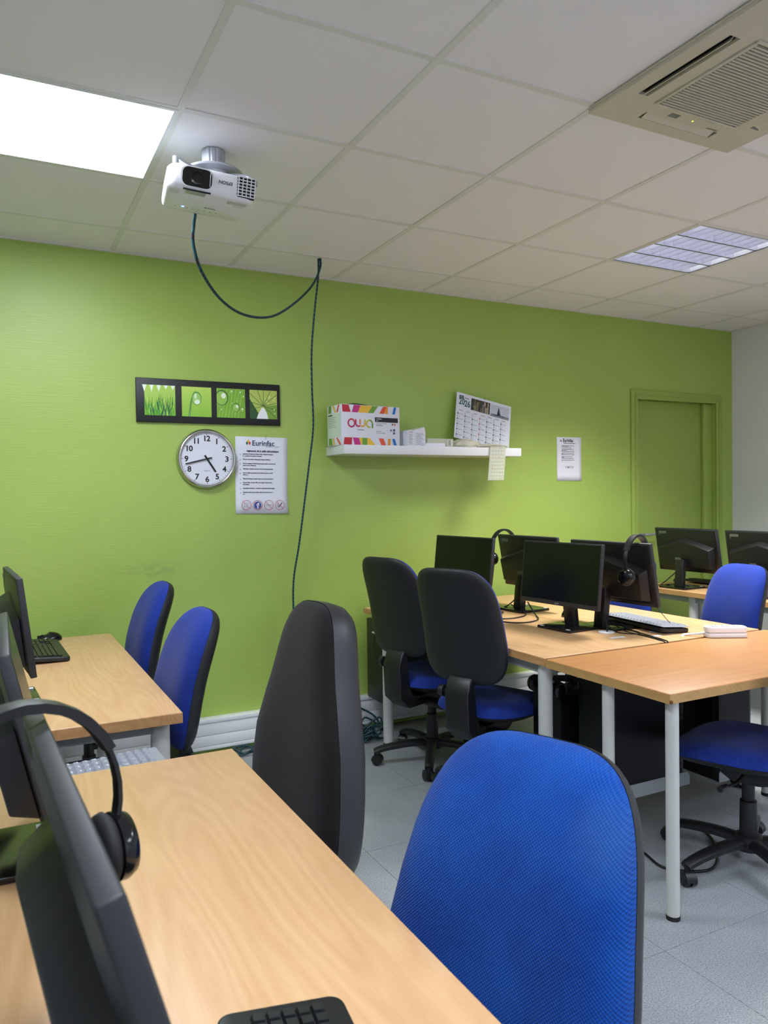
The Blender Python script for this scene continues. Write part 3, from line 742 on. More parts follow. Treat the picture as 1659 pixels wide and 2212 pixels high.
# toner box
BX = thing('toner_box', 'white toner carton with coloured stripes and round logo on shelf end', 'box', (1.150, -0.225, SHZ), rz=math.radians(6))
bw, bh, bd = 0.385, 0.224, 0.16
bm = B(); box(bm, 0, bw, 0, bd, 0.0, bh); obj('carton', bm, M_PAPER, BX, bevel=0.0015)
def up_(x0, x1, x2, x3, c, top): return ([(x0, bh-0.002 if top else 0.002), (x1, bh-0.002 if top else 0.002), (x2, (bh-0.042) if top else 0.042), (x3, (bh-0.042) if top else 0.042)], c)
RED, MAG, YEL, GRN, ORG, AMB, BLU = (190, 44, 58), (196, 50, 130), (238, 190, 60), (112, 160, 60), (222, 84, 48), (232, 150, 50), (30, 110, 190)
G = [up_(0.002, 0.045, 0.058, 0.006, RED, 1), up_(0.078, 0.122, 0.105, 0.066, MAG, 1), up_(0.122, 0.20, 0.172, 0.107, YEL, 1), up_(0.20, 0.238, 0.206, 0.170, GRN, 1), up_(0.272, 0.308, 0.276, 0.246, ORG, 1), up_(0.292, 0.306, 0.302, 0.282, AMB, 1), up_(0.345, 0.362, 0.352, 0.334, BLU, 1),
     up_(0.010, 0.062, 0.066, 0.016, RED, 0), up_(0.080, 0.122, 0.108, 0.070, MAG, 0), up_(0.124, 0.136, 0.136, 0.110, YEL, 0), up_(0.130, 0.164, 0.164, 0.132, GRN, 0), up_(0.164, 0.220, 0.180, 0.164, YEL, 0), up_(0.258, 0.290, 0.272, 0.240, ORG, 0), up_(0.300, 0.318, 0.322, 0.304, AMB, 0), up_(0.344, 0.364, 0.350, 0.332, BLU, 0),
     (rect(0.216, 0.134, 0.372, 0.160), (28, 28, 32))]
zc = 0.122
G += ringp(0.062, zc, 0.021, 0.009, (200, 60, 70), 14, 0.3, 2.6); G += ringp(0.062, zc, 0.021, 0.009, (176, 44, 92), 14, 2.6, 6.58)
G += ringp(0.106, zc, 0.0165, 0.009, (190, 50, 100), 12, PI, 1.75*PI); G.append((rect(0.085, zc, 0.094, zc+0.022), (190, 50, 90))); G += ringp(0.132, zc, 0.0165, 0.009, (226, 170, 60), 12, 1.25*PI, 2*PI); G.append((rect(0.113, zc-0.006, 0.122, zc+0.022), (222, 130, 60))); G.append((rect(0.144, zc, 0.153, zc+0.022), (214, 190, 70)))
G += ringp(0.179, zc, 0.0195, 0.009, (206, 190, 70), 12, PI*0.5, 1.6*PI); G += ringp(0.179, zc, 0.0195, 0.009, (130, 164, 60), 8, 0, PI*0.5); G.append((rect(0.194, zc-0.024, 0.203, zc), (90, 140, 66)))
for x, z, s in ((0.318, 0.085, 0.010), (0.338, 0.085, 0.014), (0.338, 0.068, 0.013)): G.append((rect(x, z, x+s, z+s*0.9), (70, 84, 120)))
G.append((disc(0.334, 0.123, 0.005, n=12), (60, 60, 64))); G.append((disc(0.350, 0.123, 0.006, n=12), (214, 120, 60)))
artwork('front_print', G, BX, (0.0, -0.0012, 0), lay=0.00001)
text('logo_lettering', 'ARMOR', 0.011, (0.10, -0.0016, 0.082), M_INK, BX, spacing=1.25)
for i, (s_, z) in enumerate((('Toner noir compatible', 0.126), ('Noir / Black', 0.117), ('Cartouche laser', 0.112), ('Made in EU', 0.078), ('Recyclée / Recycled', 0.070))): text('body_lettering', s_, 0.0075, (0.224, -0.0016, z), M_GREY, BX)
text('body_lettering', 'CF280X', 0.011, (0.224, -0.0018, 0.1475), M_PAPER, BX); text('body_lettering', '80X', 0.009, (0.224, -0.0018, 0.1375), M_PAPER, BX)
def sd(x0, x1, x2, x3, c, top): return ([(x0, bh-0.002 if top else 0.002), (x1, bh-0.002 if top else 0.002), (x2, (bh-0.042) if top else 0.042), (x3, (bh-0.042) if top else 0.042)], c)
G = [(rect(0.004, 0.046, 0.15, bh-0.046), (214, 228, 206)), sd(0.02, 0.05, 0.045, 0.015, GRN, 1), sd(0.06, 0.08, 0.10, 0.085, YEL, 1), sd(0.125, 0.14, 0.12, 0.105, ORG, 1), sd(0.02, 0.06, 0.05, 0.015, GRN, 0), sd(0.135, 0.155, 0.115, 0.10, ORG, 0), sd(0.07, 0.085, 0.075, 0.06, YEL, 0)]
G += [(rect(0.012, 0.10+k*0.009, 0.10-0.01*(k % 3), 0.103+k*0.009), (150, 170, 150)) for k in range(7)]+[(rect(0.012, 0.165, 0.06, 0.172), (50, 70, 60))]
artwork('side_print', G, BX, (-0.0012, bd, 0), rot=(0, 0, -PI/2), lay=0.00001)
bm = B()
vs = [(0.02, 0.03, bh+0.0005), (0.30, 0.03, bh+0.0005), (0.30, 0.12, bh+0.0005), (0.02, 0.12, bh+0.0005)]
prism(bm, [(0.05, bh+0.0008), (0.22, bh+0.0008), (0.20, bh+0.009), (0.15, bh+0.014), (0.11, bh+0.015), (0.08, bh+0.010)], 0.05, 0.11); obj('ink_bag', bm, M_BLK, BX)
# small open carton
SB = thing('small_carton', 'small white printed carton with its flap open beside toner box', 'box', (1.566, -0.222, SHZ), rz=math.radians(2))
bm = B()
sw, shh, sdp = 0.118, 0.092, 0.10
for a in ((0, sw, 0, 0.0015, 0, shh), (0, sw, sdp-0.0015, sdp, 0, shh), (0, 0.0015, 0.0015, sdp-0.0015, 0, shh), (sw-0.0015, sw, 0.0015, sdp-0.0015, 0, shh), (0.0015, sw-0.0015, 0.0015, sdp-0.0015, 0, 0.002)): box(bm, *a)
obj('carton', bm, M_PAPER, SB)
bm = B(); box(bm, 0, 0.075, 0, 0.0012, 0, sdp, Matrix.Translation((sw, 0, shh)) @ Matrix.Rotation(math.radians(-62), 4, 'Y') @ Matrix.Rotation(0, 4, 'X') @ Matrix.Rotation(PI/2, 4, 'Y') @ Matrix.Rotation(-PI/2, 4, 'X') ) 
bm.free(); bm = B()
a_ = [(sw-0.005, 0, shh), (sw-0.005, sdp, shh), (sw-0.085, sdp, shh+0.006), (sw-0.085, 0, shh+0.002)]
prism(bm, [(0.035, shh), (0.116, shh), (0.112, shh+0.020)], 0.0, 0.0012); prism(bm, [(0.02, shh+0.002), (0.112, shh+0.020), (0.112, shh+0.0215), (0.02, shh+0.0035)], 0.0, sdp); obj('flap', bm, M_PAPER, SB)
G = [(rect(0.004+0.0, 0.08, 0.034, 0.083), (150, 60, 60))]+[(rect(0.006, 0.012+k*0.008, 0.034-0.004*(k % 3), 0.015+k*0.008), (150, 148, 150)) for k in range(8)]+[(rect(0.052, 0.010+k*0.007, 0.108-0.006*(k % 4), 0.0125+k*0.007), (150, 150, 154)) for k in range(10)]+[(disc(0.044, 0.012+k*0.015, 0.002, n=8), (50, 50, 54)) for k in range(5)]
artwork('front_print', G, SB, (0, -0.0006, 0), lay=0.00001)
# folded leaflet, clear box
bm = B(); prism(bm, [(-0.072, 0.0), (0.072, 0.0), (0.075, 0.006), (0.070, 0.021), (-0.05, 0.019), (-0.072, 0.004)], -0.045, 0.045); o = obj('folded_leaflet', bm, M_PAPER, loc=(1.725, -0.205, SHZ), rot=(0, 0, 0.05), bevel=0.002)
tag(o, 'thin white folded leaflet lying at the front of the shelf', 'leaflet')
t = thing('clear_box', 'small clear plastic box with a barcode label on the shelf', 'box', (1.79, -0.16, SHZ), rz=0.02)
bm = B(); box(bm, -0.09, 0.09, -0.05, 0.05, 0, 0.050); obj('box_shell', bm, M_CLEAR, t, bevel=0.002)
artwork('barcode_label', [(rect(0.048, 0.006, 0.084, 0.044), (222, 222, 208))]+[(rect(0.054+k*0.005, 0.008, 0.0565+k*0.005, 0.042), (60, 70, 70)) for k in range(4)], t, (0, -0.0512, 0), lay=0.0001)
# calendar
CA = thing('wall_calendar', 'tilted 2026 wall calendar leaning above the shelf', 'calendar', (2.203, -0.055, 1.830), rot=(math.radians(-8), math.radians(10.5), 0))
cw, chh = 0.42, 0.295
bm = B(); box(bm, -cw/2, cw/2, 0, 0.0012, -chh/2, chh/2); obj('sheet', bm, M_PAPER, CA)
G = [(rect(-0.10, 0.055, 0.045, 0.132), (60, 56, 44))]
for i in range(42):
    x = rnd.uniform(-0.095, 0.03); c = rnd.choice([(150, 140, 110), (90, 80, 56), (200, 190, 160), (40, 40, 34), (110, 96, 60), (52, 60, 76)]); G.append((rect(x, 0.056, x+rnd.uniform(0.003, 0.01), rnd.uniform(0.08, 0.131)), c))
G += [(rect(0.050, 0.050, 0.195, 0.130), (196, 200, 210)), (rect(0.050, 0.050, 0.195, 0.068), (128, 136, 146)), ([(0.100, 0.062), (0.122, 0.064), (0.113, 0.122)], (34, 38, 46)), ([(0.122, 0.064), (0.130, 0.066), (0.115, 0.118)], (64, 68, 78)), ([(0.06, 0.068), (0.15, 0.062), (0.17, 0.066), (0.09, 0.060)], (50, 56, 60)),
      (rect(-0.190, 0.112, -0.158, 0.132), (30, 34, 40)), (disc(-0.088, 0.068, 0.010, n=14), (40, 42, 40))]
cols = 7; cwid = 0.055
for k in range(cols):
    x0 = -0.195+k*cwid; red = (k == 3)
    G.append((rect(x0, -0.14, x0+0.0015, 0.030-0.0*k), (190, 60, 60) if red else (70, 76, 84)))
    for j in range(5):
        z = 0.012-j*0.034-(k % 3)*0.008
        if z < -0.135: continue
        G.append((rect(x0-0.003, z-0.003, x0+0.005, z+0.004), (210, 60, 66) if red and j < 4 else (52, 60, 68))); G.append((rect(x0, z-0.001, x0+cwid*0.75, z+0.001), (120, 126, 134)))
        for d_ in range(3): G.append((rect(x0+0.004, z-0.010-0.007*d_, x0+0.012+0.004*((d_+k) % 3), z-0.0088-0.007*d_), (170, 174, 180)))
    G.append((rect(x0+0.008, 0.034, x0+0.036, 0.037), (110, 114, 120)))
artwork('calendar_print', G, CA, (0, -0.0003, 0), lay=0.000006)
text('year_lettering', '20', 0.058, (-0.192, -0.0012, 0.074), mat('teal ink', (30, 96, 92), 0.6), CA, bold=0.0012, sx=0.75); text('year_lettering', '26', 0.058, (-0.150, -0.0014, 0.066), mat('teal ink', (30, 96, 92), 0.6), CA, bold=0.0012, sx=0.75)
text('logo_lettering', 'CIC', 0.014, (-0.186, -0.0014, 0.117), M_PAPER, CA); text('logo_lettering', 'Ouest', 0.013, (-0.152, -0.0012, 0.117), M_INK, CA, bold=0.0002)
bm = B(); tube(bm, [(0.0, 0.0, chh/2-0.004), (0.0, -0.004, chh/2+0.004), (0.0, 0.001, chh/2+0.010)], 0.001, 6, 4); obj('hanger', bm, M_BLK, CA)
# crumpled clear bag and silicone covers
def crumple(name, m, label, loc, sx, sy, sz, seed, cat):
    r = random.Random(seed); bm = B(); bmesh.ops.create_icosphere(bm, subdivisions=4, radius=1)
    from mathutils import noise as mn
    for v in bm.verts:
        d = 1+0.28*mn.noise(v.co*2.2+Vector((seed, 0, 0)))+0.12*mn.noise(v.co*6+Vector((0, seed, 0)))
        v.co = Vector((v.co.x*d*sx, v.co.y*d*sy, max(-0.55, v.co.z*d)*sz))
    mn_ = min(v.co.z for v in bm.verts)
    for v in bm.verts: v.co.z -= mn_
    return tag(obj(name, bm, m, loc=loc, smooth=True, angle=60), label, cat)
crumple('plastic_bag', M_CREAM, 'crumpled clear plastic bag on shelf in front of the calendar', (2.01, -0.135, SHZ), 0.105, 0.06, 0.036, 3, 'bag')
def cover_mesh(nu, nv, W_, D_, f, bump_h):
    bm = B(); V = {}
    for i in range(nu*4+1):
        for j in range(nv*4+1):
            u, v = i/(nu*4), j/(nv*4)
            a, b = i % 4, j % 4
            h = bump_h if (a in (1, 2, 3) and b in (1, 2, 3) and 0.04 < u < 0.96 and 0.06 < v < 0.94) else 0
            if (a in (1, 3) and b in (1, 3)): h *= 0.75
            V[i, j] = bm.verts.new(f(u, v, h))
    for i in range(nu*4):
        for j in range(nv*4): bm.faces.new((V[i, j], V[i+1, j], V[i+1, j+1], V[i, j+1]))
    return bm
def fhang(u, v, h):
    # lies on the shelf then bends over its front edge and hangs; u runs along the strip, v across
    s = u*0.30; x = 2.165+(v-0.5)*0.118
    if s < 0.10: return Vector((x+0.010*math.sin(u*9), -0.16-s, SHZ+0.004+h+0.003*math.sin(v*9+u*20)**2))
    s2 = s-0.10; R_c = 0.006
    return Vector((x-0.10*s2, -0.262-0.003-h, SHZ+0.002-s2))
bm = cover_mesh(14, 6, 0, 0, fhang, 0.003); o = obj('silicone_cover', bm, M_CLEAR, smooth=True, angle=50)
o.modifiers.new('thick', 'SOLIDIFY').thickness = 0.0008
tag(o, 'clear keyboard skin hanging over the front edge of the shelf', 'keyboard cover')
def fold(u, v, h):
    a = u*2*PI*0.94
    x = 2.205+0.115*math.cos(a*0.5)*(1 if a < PI else 1)
    return Vector((2.10+u*0.22, -0.07-v*0.10, SHZ+0.010+0.010*math.sin(u*3.0)+0.005*math.sin(v*6+u*5)+h))
bm = B()
tube(bm, [(2.07, -0.12, SHZ+0.011), (2.12, -0.12, SHZ+0.015), (2.20, -0.12, SHZ+0.020), (2.28, -0.12, SHZ+0.018), (2.315, -0.12, SHZ+0.014)], lambda f: 0.010+0.004*math.sin(f*PI), 10, 8)
for v in bm.verts: v.co.y = -0.12+(v.co.y+0.12)*4.0
o = obj('folded_cover', bm, M_CREAM, smooth=True, angle=60); tag(o, 'milky folded keyboard skin lying at right end of shelf', 'keyboard cover')

# ---------------------------------------------------------------- desks
DZT = 0.735
def desk(name, label, x0, x1, y0, y1, legs, wm, em, trays=(), rails=True, thick=0.032, lr=0.028, extra=None, group=None):
    t = thing(name, label, 'desk', ((x0+x1)/2, (y0+y1)/2, 0), group=group)
    cx, cy = (x0+x1)/2, (y0+y1)/2; hx, hy = (x1-x0)/2, (y1-y0)/2
    bm = B(); box(bm, -hx+0.001, hx-0.001, -hy+0.001, hy-0.001, DZT-thick+0.0005, DZT); obj('tabletop', bm, wm, t, bevel=0.003, seg=3)
    for a in ((-hx, -hx+0.001, -hy, hy), (hx-0.001, hx, -hy, hy), (-hx+0.001, hx-0.001, -hy, -hy+0.001), (-hx+0.001, hx-0.001, hy-0.001, hy)):
        bm = B(); box(bm, a[0], a[1], a[2], a[3], DZT-thick, DZT-0.0028); obj('edge_band', bm, em, t)
    for lx, ly in legs:
        bm = B(); cyl(bm, (lx-cx, ly-cy, 0.012), (lx-cx, ly-cy, DZT-thick), lr, n=28); lg = obj('leg', bm, M_LEG, t, smooth=True)
        bm = B(); cyl(bm, (lx-cx, ly-cy, 0.0), (lx-cx, ly-cy, 0.014), lr+0.001, n=28); obj('foot_cap', bm, M_FOOT, lg, smooth=True)
    if rails:
        xs_ = sorted({round(l[0], 3) for l in legs}); ys_ = sorted({round(l[1], 3) for l in legs})
        for yy in ys_:
            bm = B(); box(bm, xs_[0]-cx, xs_[-1]-cx, yy-cy-0.012, yy-cy+0.012, DZT-thick-0.042, DZT-thick-0.0005); obj('frame_rail', bm, M_LEGG, t)
        for xx in xs_:
            bm = B(); box(bm, xx-cx-0.012, xx-cx+0.012, ys_[0]-cy+0.013, ys_[-1]-cy-0.013, DZT-thick-0.041, DZT-thick-0.0008); obj('frame_rail', bm, M_LEGG, t)
    for (tx0, tx1, ty0, ty1, tz) in trays:
        # sheet-steel cradle: floor, lips on both long sides, two hangers
        bm = B(); a0, a1, b0, b1 = tx0-cx, tx1-cx, ty0-cy, ty1-cy
        box(bm, a0, a1, b0, b1, tz-0.002, tz)
        prism(bm, [(a0, tz-0.002), (a1, tz-0.002), (a1, tz+0.035), (a1-0.012, tz+0.050), (a0+0.012, tz+0.050), (a0, tz+0.035)], b0-0.002, b0)
        prism(bm, [(a0, tz-0.002), (a1, tz-0.002), (a1, tz+0.035), (a1-0.012, tz+0.050), (a0+0.012, tz+0.050), (a0, tz+0.035)], b1, b1+0.002)
        box(bm, a1-0.09, a1-0.05, b1+0.002, b1+0.005, tz, DZT-thick); 
        obj('pc_tray', bm, M_LEGG, t)
    return t
def four(x0, x1, y0, y1, i=0.045): return [(x0+i, y0+i), (x0+i, y1-i), (x1-i, y0+i), (x1-i, y1-i)]
L1 = desk('desk', 'beech desk by the green wall on the left', -0.70, -0.075, -1.785, -0.255, [(-0.655, -1.70), (-0.655, -0.31), (-0.125, -1.70), (-0.125, -0.31)], M_WOODY, M_EDGE)
L2 = desk('desk', 'large beech desk filling the left foreground', -0.665, -0.038, -3.72, -2.178, [(-0.62, -3.66), (-0.62, -2.23), (-0.085, -3.66), (-0.085, -2.23)], M_WOODY, M_EDGE)
R1 = desk('desk', 'beech desk against the wall under the shelf, with two black-backed chairs', 1.310, 1.9285, -1.735, -0.135, [(1.352, -0.345), (1.355, -1.685), (1.888, -0.345), (1.888, -1.22)], M_WOODY, M_EDGE,
          trays=[(1.36, 1.74, -0.300, -0.100, 0.213), (1.45, 1.74, -1.657, -1.483, 0.130)])
R1b = desk('desk', 'beech desk on the far side of the paired row, behind keyboard with cover', 1.9315, 2.552, -1.735, -0.135, [(1.975, -0.345), (1.975, -1.22), (2.505, -0.345), (2.505, -1.685)], M_WOODY, M_EDGE)
R2 = desk('desk', 'warm orange beech desk set crosswise at the right, with white power strip', 1.303, 2.560, -2.352, -1.756, [(1.349, -2.318), (1.349, -2.035), (2.51, -2.31), (2.51, -1.80)], M_WOODX, M_EDGEX, lr=0.021,
          trays=[(1.46, 1.865, -1.935, -1.735, 0.215), (2.01, 2.42, -1.955, -1.75, 0.200)], rails=False)
R3 = desk('desk', 'far beech desk in front of the green door', 3.365, 3.99, -1.75, -0.16, [(3.42, -0.62), (3.42, -1.70), (3.94, -0.21), (3.94, -1.70)], M_WOODY, M_EDGE)
for (gx, gy) in ((1.905, -1.440), (1.975, -1.405)):
    bm = B(); lathe(bm, [(0.0, 0.0), (0.036, 0.0), (0.036, 0.003), (0.032, 0.005), (0.012, 0.005), (0.010, 0.002), (0, 0.002)], 28, Matrix.Translation((gx-(1.310+1.9285)/2, gy+0.935, DZT)))
    if gx > 1.93: bmesh.ops.translate(bm, vec=(-(1.9315+2.552)/2+(1.310+1.9285)/2, 0, 0), verts=bm.verts)
    obj('grommet', bm, M_WPLAS, R1 if gx < 1.93 else R1b, smooth=True, angle=40)
for (x, y, p, c, rz) in ((1.857, -1.56, R1, (1.61925, -0.935), -0.1), (2.015, -1.62, R1b, (2.24175, -0.935), 0.0)):
    bm = B(); box(bm, -0.035, 0.035, -0.012, 0.012, 0, 0.0006); obj('desk_sticker', bm, M_PAPER, p, loc=(x-c[0], y-c[1], DZT+0.0002), rot=(0, 0, rz))
# chipped corner of the crosswise desk
bm = B(); bmesh.ops.create_icosphere(bm, subdivisions=2, radius=0.006); obj('corner_chip', bm, mat('raw chipboard', (110, 70, 34), 0.9), R2, loc=(1.304-1.9315, -2.350+2.0475, DZT-0.024))

# ---------------------------------------------------------------- chairs
def pad(mapf, a, b, n, taper, depth, rings, nseg=56, inset=0.0):
    """closed-outline cushion: rings shrink toward the centre, depth(r) gives the bulge"""
    bm = B(); R_ = []
    for r in rings:
        row = []
        if r == 0:
            row = [bm.verts.new(mapf(0, 0, depth(0)))]
        else:
            for i in range(nseg):
                th = 2*PI*i/nseg; c, s = math.cos(th), math.sin(th)
                z = b*math.copysign(abs(s)**(2/n), s); x = a*math.copysign(abs(c)**(2/n), c)*taper(z/b)
                row.append(bm.verts.new(mapf(x*r, z*r, depth(r))))
        R_.append(row)
    for A, C in zip(R_, R_[1:]):
        for i in range(nseg):
            j = (i+1) % nseg
            if len(A) == 1: bm.faces.new((A[0], C[i], C[j]))
            else: bm.faces.new((A[i], C[i], C[j], A[j]))
    return bm
RG = [0, 0.2, 0.4, 0.55, 0.68, 0.79, 0.87, 0.93, 0.97, 0.99, 1.0]
def chair(name, label, x, y, deg, group=None, cover=M_BLUE, a=0.205, top=1.02, bot=0.53, recl=11, n=4.4, taper=lambda v: 0.97-0.06*v, tf=0.052, tb=0.030, back_x=-0.255,
          base_rot=0.0, knob=1, lumbar=0.03, curv=0.55, seat_a=0.235, seat_z=0.475, ridge=0.0, jbar_w=0.060, shell=None, sidewall=0.0):
    shell = shell or M_SHELL
    t = thing(name, label, 'chair', (x, y, 0), math.radians(deg), group)
    b = (top-bot)/2; zc = (top+bot)/2; rr = math.radians(recl)
    def mback(s, z, d):
        v = z/b
        X = d+curv*s*s - lumbar*(v+0.25)**2 - 0.01*0
        xr = X*math.cos(rr)-(z)*math.sin(rr); zr = X*math.sin(rr)+z*math.cos(rr)
        return Vector((back_x+xr, s, zc+zr))
    obj('backrest', pad(mback, a, b, n, taper, lambda r: tf*(1-r**5)**0.55*(1+ridge*0), RG), cover, t, smooth=True, angle=80)
    obj('back_shell', pad(mback, a*1.004, b*1.004, n, taper, lambda r: -0.0005-tb*(1-r**(8 if sidewall == 0 else 26))**0.55, RG[:-1]+[0.995, 0.999, 1.0]), shell, t, smooth=True, angle=80)
    if sidewall:
        pass
    # seat
    sz = seat_z; sb = seat_a
    def mseat(s, z, d):
        v = z/sb
        drop = -0.018*max(0, v)**3*1.2+0.006*max(0, -v)**2
        return Vector((0.02+z, s, sz-0.055+d+drop+0.25*s*s))
    obj('seat', pad(mseat, 0.235, sb, 3.0, lambda v: 1+0.04*v, lambda r: 0.055*(1-r**6)**0.6, RG), cover, t, smooth=True, angle=80)
    obj('seat_shell', pad(mseat, 0.236, sb*1.004, 3.0, lambda v: 1+0.04*v, lambda r: -0.0005-0.045*(1-r**3)**0.8, RG), shell, t, smooth=True, angle=80)
    # mechanism under the seat
    bm = B(); prism(bm, [(-0.15, sz-0.10), (0.08, sz-0.095), (0.08, sz-0.13), (0.04, sz-0.155), (-0.05, sz-0.155), (-0.17, sz-0.13)], -0.06, 0.06); obj('tilt_mechanism', bm, M_BLK, t, bevel=0.006)
    bm = B(); tube(bm, [(-0.0, 0.05, sz-0.125), (0.0, 0.14, sz-0.13), (0.01, 0.22, sz-0.125)], 0.005, 8, 6); cyl(bm, (0.01, 0.20, sz-0.125), (0.013, 0.25, sz-0.122), 0.009, 0.011, 12); obj('height_lever', bm, M_BLK, t, smooth=True)
    # back bracket: cover plate that carries the back
    w2 = jbar_w; xb = back_x-0.012
    bm = B()
    prof = [(xb+0.030, bot+0.04), (xb+0.002, bot+0.012), (xb-0.018, bot-0.04), (xb-0.010, sz-0.10), (xb+0.05, sz-0.155), (-0.10, sz-0.150), (-0.10, sz-0.105), (xb+0.075, sz-0.095), (xb+0.055, sz-0.04), (xb+0.035, bot+0.03)]
    prism(bm, prof, -w2, w2, 'y'); obj('back_bracket', bm, M_BLK, t, bevel=0.010, seg=3)
    kz = bot-0.035
    bm = B(); s = knob
    cyl(bm, (xb+0.01, s*w2, kz), (xb+0.01, s*(w2+0.018), kz), 0.010, n=16); cyl(bm, (xb+0.01, s*(w2+0.016), kz), (xb+0.01, s*(w2+0.040), kz), 0.026, 0.024, 24); obj('height_knob', bm, M_BLK, t, smooth=True, bevel=0.002)
    bm = B(); cyl(bm, (-0.09, -s*0.05, sz-0.14), (-0.09, -s*0.17, sz-0.14), 0.024, 0.024, 24); obj('tilt_knob', bm, M_BLK, t, bevel=0.003)
    # gas lift
    bm = B(); cyl(bm, (0, 0, 0.075), (0, 0, 0.245), 0.032, 0.029, 28); cyl(bm, (0, 0, 0.24), (0, 0, sz-0.13), 0.022, 0.022, 24); gl = obj('gas_lift', bm, M_BLK, t, bevel=0.002)
    bm = B(); lathe(bm, [(0, 0.068), (0.045, 0.068), (0.050, 0.085), (0.046, 0.118), (0.036, 0.124), (0, 0.124)], 30); obj('hub', bm, M_BLK, t, smooth=True, angle=40)
    for k in range(5):
        A = math.radians(base_rot)+2*PI*k/5
        Mz = Matrix.Rotation(A, 4, 'Z')
        bm = B()
        P_ = catmull([(0.035, 0, 0.097), (0.12, 0, 0.098), (0.22, 0, 0.088), (0.285, 0, 0.075), (0.305, 0, 0.066)], 5)
        sweep(bm, P_, lambda i, f: [((0.026-0.006*f)*cx_, (0.017-0.004*f)*cz_) for cx_, cz_ in ((-1, -0.7), (-0.6, -1), (0.6, -1), (1, -0.7), (1, 0.3), (0.5, 1), (-0.5, 1), (-1, 0.3))], 8)
        bmesh.ops.transform(bm, matrix=Mz, verts=bm.verts); arm = obj('base_arm', bm, M_BLK, t, smooth=True, angle=45)
        ca = A+rnd.uniform(-1.4, 1.4)
        Mc = Mz @ Matrix.Translation((0.298, 0, 0)) @ Matrix.Rotation(ca, 4, 'Z')
        bm = B()
        cyl(bm, (0, 0, 0.045), (0, 0, 0.068), 0.010, n=12)
        for s2 in (-1, 1): cyl(bm, (0.008, s2*0.004, 0.025), (0.008, s2*0.022, 0.025), 0.025, 0.023, 22)
        prism(bm, [(0.008+0.028*math.cos(q_), 0.027+0.028*math.sin(q_)) for q_ in [math.radians(d_) for d_ in range(-10, 191, 20)]], -0.019, 0.019)
        bmesh.ops.transform(bm, matrix=Mc, verts=bm.verts); obj('caster', bm, M_BLK, arm, smooth=True, angle=40)
    return t
chair('task_chair', 'blue office chair at the left desk, nearest the green wall', -0.205, -0.49, 183, curv=0.35, top=1.0, a=0.185, n=3.2, tb=0.05, recl=11)
chair('task_chair', 'blue office chair at near corner of the left desk, before the trunking', -0.256, -1.45, 183, curv=0.35, top=1.0, a=0.190, n=3.2, tb=0.05, recl=11)
chair('task_chair', 'black-shelled blue chair nearest the wall at the right desk', 1.438, -0.672, 15, top=1.085, bot=0.575, base_rot=149, knob=1, n=4.0)
chair('task_chair', 'black-shelled blue chair, nearer of the pair at the right desk', 1.415, -1.245, 22, top=1.078, bot=0.565, base_rot=20, n=4.0, a=0.212)
chair('task_chair', 'blue office chair whose front shows behind white power strip', 2.550, -1.375, 174, top=1.005, base_rot=10, a=0.182, tb=0.06)
chair('task_chair', 'blue office chair mostly hidden behind the back-to-back monitors', 2.62, -0.62, 186, top=0.99, base_rot=10)
chair('task_chair', 'blue chair tucked under the crosswise desk at right edge', 1.858, -2.205, 110, top=1.0, base_rot=67, back_x=-0.245)
chair('task_chair', 'dark chair beyond the far desk by the door', 4.16, -1.15, 180, top=0.98)
# near blue chair
chair('task_chair', 'large bright blue woven chair in the foreground, against the near desk', -0.095, -3.185, 201, cover=M_BLUE2, a=0.218, top=0.980, bot=0.47, recl=15, n=3.5,
      taper=lambda v: 0.94-0.13*v, tf=0.055, tb=0.055, curv=0.40, lumbar=0.03, base_rot=0, sidewall=1)
# black high-back chair
chair('high_back_chair', 'tall black high-backed office chair in the aisle', -0.090, -2.240, 186, cover=M_BFAB, shell=M_SHELL2, back_x=-0.225, seat_a=0.212, a=0.240, top=1.094, bot=0.39, recl=4, n=3.6,
      taper=lambda v: (0.99-0.41/(1+math.exp(-(v-0.26)*6.0))), tf=0.045, tb=0.082, curv=0.30, lumbar=0.012, knob=1, sidewall=1, jbar_w=0.07, base_rot=30)

